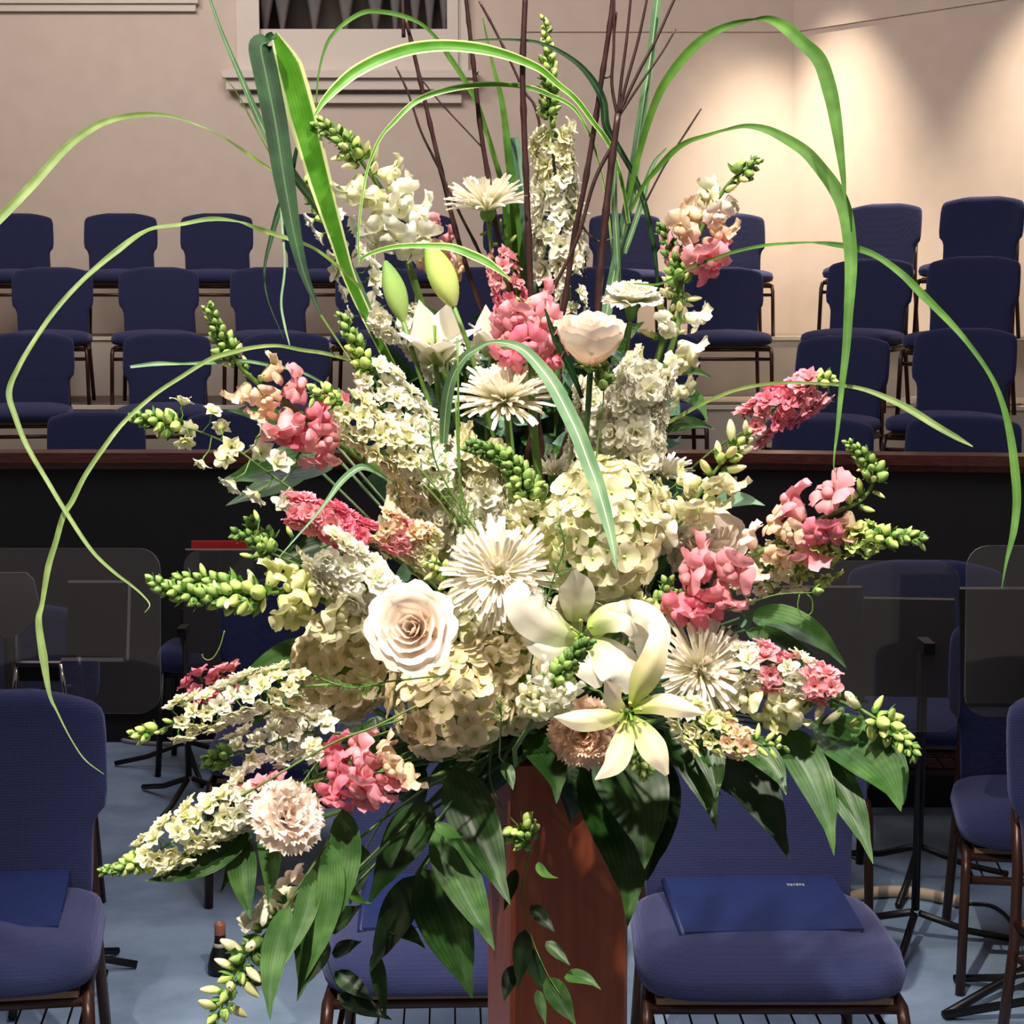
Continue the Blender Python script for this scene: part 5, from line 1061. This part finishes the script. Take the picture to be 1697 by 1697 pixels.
sprig('drooping leafy branch at lower left with five long leaves', [(600, 1300), (560, 1370), (515, 1440), (480, 1490)], (1.24, 1.14), [
 ((545, 1395), (505, 1625), 46, (1.16, 1.1), LGm, (18, 0)), ((480, 1500), (448, 1692), 46, (1.14, 1.08), LGm, (-12, 0)), ((500, 1480), (492, 1660), 52, (1.17, 1.12), LG, (14, 0)), ((520, 1440), (470, 1600), 40, (1.15, 1.1), LGm, (8, 0))], 8)
sprig('branch at left carrying two hanging narrow leaves above the carpet', [(520, 1290), (470, 1330), (425, 1370)], (1.24, 1.18), [((400, 1385), (416, 1525), 50, (1.18, 1.14), LGm, (-6, 0)), ((440, 1355), (444, 1500), 40, (1.18, 1.14), LGm, (6, 0)), ((415, 1370), (365, 1480), 26, (1.2, 1.18), LG, (0, 0))], 6)
bleaf('dark leaf lying under the lower left larkspur', (415, 1375), (240, 1460), 50, (1.18, 1.13), LG, (0, 18))
bleaf('narrow leaf at left bottom crossing behind the closed white blooms', (450, 1580), (372, 1580), 26, (1.2, 1.15), LG, (0, -5))
bleaf('lower narrow leaf at left bottom behind the closed white blooms', (450, 1612), (380, 1630), 26, (1.2, 1.15), LGd, (0, 6))
sprig('trailing vine of small dark leaves down the front of the pedestal', [(880, 1400), (865, 1480), (880, 1550), (905, 1610), (930, 1650)], (1.33, 1.28), [
 ((905, 1560), (945, 1600), 22, (1.29, 1.27)), ((880, 1500), (920, 1545), 26, (1.3, 1.28), LGd), ((870, 1540), (858, 1640), 32, (1.3, 1.28), LGd), ((850, 1600), (835, 1660), 26, (1.3, 1.28), LGd), ((935, 1620), (996, 1640), 26, (1.28, 1.26), LGm, (0, -10)), ((905, 1620), (955, 1700), 40, (1.29, 1.27), LG), ((875, 1570), (905, 1650), 30, (1.3, 1.29), LGd), ((855, 1440), (835, 1510), 22, (1.32, 1.3), LGd), ((890, 1640), (905, 1700), 18, (1.28, 1.26), LGm)], 3, hub=False)
bleaf('tiny bright leaf hanging from the vine before the pedestal', (893, 1428), (926, 1455), 16, (1.24, 1.22), GR, (-8, 6), tie=False)
bleaf('small light leaf beside the vine above the pedestal', (833, 1262), (850, 1310), 22, (1.24, 1.22), LGm, (3, 0))
sprig('shadowed leafy branch low left over the navy seat', [(620, 1380), (570, 1480), (540, 1570), (560, 1640)], (1.36, 1.32), [((545, 1560), (500, 1640), 30), ((550, 1580), (600, 1560), 30), ((555, 1610), (620, 1660), 34), ((620, 1575), (640, 1690), 26, (1.3, 1.28), LG), ((540, 1540), (600, 1500), 40), ((560, 1650), (650, 1690), 34), ((600, 1400), (580, 1500), 44)], 4, mat_=LGd)
# ---- leaves, sides
bleaf('dark leaf at left behind the pink blooms against the chairs', (560, 740), (376, 680), 50, (1.42, 1.36), LG, (0, -10))
bleaf('broad dark leaf at left over the rail panel', (560, 760), (362, 800), 70, (1.46, 1.4), LG, (0, -6))
bleaf('dark leaf tip pointing down left over the rail panel', (520, 770), (374, 838), 46, (1.5, 1.46), LGd, (0, 0))
bleaf('upper right leaf pointing right before a navy chair', (1085, 625), (1182, 628), 30, (1.45, 1.4), LGm, (0, -14))
bleaf('curved leaf right of the white stock pointing down', (1090, 650), (1172, 700), 34, (1.44, 1.38), LGm, (14, -18))
bleaf('lowest of the three leaves right of the white stock', (1085, 715), (1185, 712), 32, (1.46, 1.42), LG, (0, -12))
bleaf('pale green leaf with a thin tip right of the cream snapdragon', (1180, 835), (1268, 838), 32, (1.34, 1.3), LGb, (0, -8))
bleaf('strap leaf at right curving down over the clear shield, upper one', (1240, 1020), (1403, 1108), 54, (1.36, 1.28), LGm, (10, -22))
bleaf('strap leaf at right below the upper one, narrower', (1235, 1045), (1395, 1150), 42, (1.34, 1.26), LG, (0, -18))
bleaf('grey green leaf right of centre above the strap leaves', (1225, 1035), (1250, 1010), 34, (1.3, 1.28), LGb, (4, 0))
bleaf('dark leaf at left below the bud sprays', (560, 900), (450, 945), 50, (1.4, 1.36), LG, (0, -8))
bleaf('mid green leaf left of the lower left hydrangea', (545, 1075), (385, 1150), 50, (1.36, 1.3), LGm, (-5, -20))
bleaf('dark leaf behind the cream larkspur at lower left', (520, 1140), (400, 1210), 60, (1.34, 1.3), LG, (0, -10))
bleaf('small grey green leaf behind the blush rose', (668, 965), (670, 930), 24, (1.25, 1.24), LGb, (0, 0))
for i, (px, py) in enumerate(((660, 340), (740, 250))): pass
sprig('grey green eucalyptus spray behind the upper centre', [(850, 760), (850, 660), (845, 560), (835, 500)], (1.52, 1.5), [((850, 620), (800, 600), 36), ((848, 600), (890, 570), 36), ((845, 560), (800, 540), 34), ((845, 640), (900, 640), 34), ((838, 520), (870, 490), 30), ((848, 690), (910, 690), 40), ((848, 680), (790, 690), 36)], 4, mat_=LGb)
sprig('grey green spray between rose and white stock at upper right', [(960, 760), (965, 680), (975, 620)], (1.5, 1.48), [((965, 690), (920, 670), 40), ((965, 690), (1020, 650), 40), ((970, 650), (930, 620), 36), ((972, 630), (1020, 610), 36), ((962, 730), (915, 735), 40), ((962, 740), (1010, 745), 36)], 4, mat_=LGb)
fern('feathery green sprig in front of the large hydrangea', [(905, 1000), (920, 950), (935, 905), (925, 860)], (1.15, 1.13), 30, 30, M_calyx, 3)
fern('feathery green sprig across the lower left hydrangea', [(640, 1130), (590, 1140), (560, 1135), (520, 1120)], (1.17, 1.14), 30, 30, M_calyx, 4)
fern('feathery sprig at left centre below the cream larkspur', [(790, 880), (750, 820), (720, 760), (712, 700)], (1.2, 1.18), 36, 34, M_calyx, 5)
fern('feathery sprig between the two lower hydrangeas', [(830, 1200), (830, 1180), (822, 1160)], (1.15, 1.13), 24, 20, M_calyx, 6)
fern('feathery sprig below the lower left hydrangea', [(620, 1220), (570, 1240), (530, 1260), (500, 1300)], (1.22, 1.18), 34, 30, M_dstem, 7)
fern('feathery sprig at right under the pink and peach snapdragon', [(1220, 960), (1280, 950), (1320, 930), (1350, 900)], (1.3, 1.26), 34, 36, M_calyx, 8)
fern('feathery sprig at right behind the cream snapdragon', [(1060, 860), (1080, 800), (1100, 760)], (1.42, 1.4), 30, 26, M_dstem, 9)
def tendril(label, px, Y, w_=2.2):
    pts, _ = path3(px, Y, Y, hub=False); b = pts[0]; s = S(px[0][0], px[0][1], Y); t = thing('tendril', label, 'stem', b)
    obj('strand', MB().tube([q-b for q in pts], w_*s*.5, 5), t, mat=M_stem)
for i, (a, m_, e) in enumerate((((790, 905), (740, 830), (690, 770)), ((770, 900), (735, 840), (700, 800)), ((780, 890), (762, 790), (755, 660)), ((790, 1010), (765, 850), (758, 560)))):
    tendril(['dark thin stem crossing up left from the centre gap', 'second thin stem close below the crossing one', 'thin stem rising straight beside the folded blade', 'longest thin vertical stem left of the broad spider bloom'][i], [a, m_, e], 1.22, 4)
tendril('curly thin tendril hanging below the long pale snapdragon', [(372, 1045), (365, 1070), (355, 1088), (345, 1094), (337, 1090), (335, 1084)], 1.17)
tendril('curly looped tendril over the clear shield at right', [(1325, 985), (1322, 1005), (1330, 1022), (1345, 1015), (1346, 995), (1338, 985)], 1.2)
tendril('thin stem slanting under the lower left hydrangea', [(690, 1170), (620, 1205), (545, 1235), (400, 1320)], 1.13, 4)
# ---- filler foliage deep inside
rnd = random.Random(5)
for i in range(15):
    a = math.radians(-20+i*15.5); 
    cx, cy = 890+math.cos(a)*150, 1010-math.sin(a)*215
    if cy > 1150: cy = 1150
    Y0 = 1.50+.02*(i % 3); pts, pre = path3([(890+(cx-890)*.2, 1120), (cx, cy)], Y0, Y0+.01); base = pre[0] if pre else pts[0]
    t = thing('filler_foliage', 'dark filler leaves deep inside the arrangement behind the blooms', 'foliage', base, 0, 'dark filler foliage behind the blooms')
    obj('stem', MB().tube([q-base for q in pre+pts], .002, 5), t, mat=M_dstem)
    for k in range(11):
        f = rnd.uniform(.1, 1); p, T = along(pts, f); d = Vector((rnd.uniform(-1, 1)+math.cos(a)*.4, rnd.uniform(-.5, .3), rnd.uniform(-.7, 1)+math.sin(a)*.3)).normalized()
        L = rnd.uniform(.07, .12); obj('leaf', LEAFV[rnd.choice([0, 1, 1, 3, 0, 4, 2])], t, pl(p-base, d, L, rnd.uniform(-.8, .8)))
for i, (cx, cy) in enumerate(((680, 640), (740, 560), (800, 620), (860, 540), (930, 600), (1000, 640), (1060, 700), (640, 720), (900, 680), (820, 720), (700, 690), (960, 720))):
    Y0 = 1.54; pts, pre = path3([(890+(cx-890)*.3, 1000), (cx, cy)], Y0, Y0+.01); base = pre[0] if pre else pts[0]
    t = thing('filler_foliage', 'grey green filler leaves behind the upper blooms', 'foliage', base, 0, 'grey green filler foliage behind the upper blooms')
    obj('stem', MB().tube([q-base for q in pre+pts], .002, 5), t, mat=M_dstem)
    for k in range(10):
        p, T = along(pts, rnd.uniform(.45, 1)); d = Vector((rnd.uniform(-1, 1), rnd.uniform(-.4, .3), rnd.uniform(-.2, 1))).normalized()
        obj('leaf', LEAFV[rnd.choice([4, 0, 2, 2, 4, 4])], t, pl(p-base+Vector((rnd.uniform(-.04, .04), rnd.uniform(-.03, .03), rnd.uniform(-.03, .03))), d, rnd.uniform(.06, .10), rnd.uniform(-.8, .8)))
for i in range(7):
    cx = 640+i*85; Y0 = 1.46+.03*(i % 2); a0 = P(cx, 1215, Y0)
    t = thing('filler_foliage', 'dark drooping leaves under the flowers around the pedestal top', 'foliage', a0, 0, 'dark drooping filler foliage under the blooms')
    obj('stem', MB().tube([Vector((0, 0, 0)), (HUB-a0)*.5+Vector((0, 0, .02)), HUB-a0], .002, 5), t, mat=M_dstem)
    for k in range(7):
        d = Vector((rnd.uniform(-.6, .6)+(cx-890)/600, rnd.uniform(-.5, .2), -rnd.uniform(.2, 1))).normalized(); L = rnd.uniform(.07, .11)
        obj('leaf', LEAFV[rnd.choice([0, 1, 3])], t, pl(Vector((rnd.uniform(-.04, .04), rnd.uniform(-.02, .02), rnd.uniform(-.02, .03))), d, L, rnd.uniform(-.6, .6)))
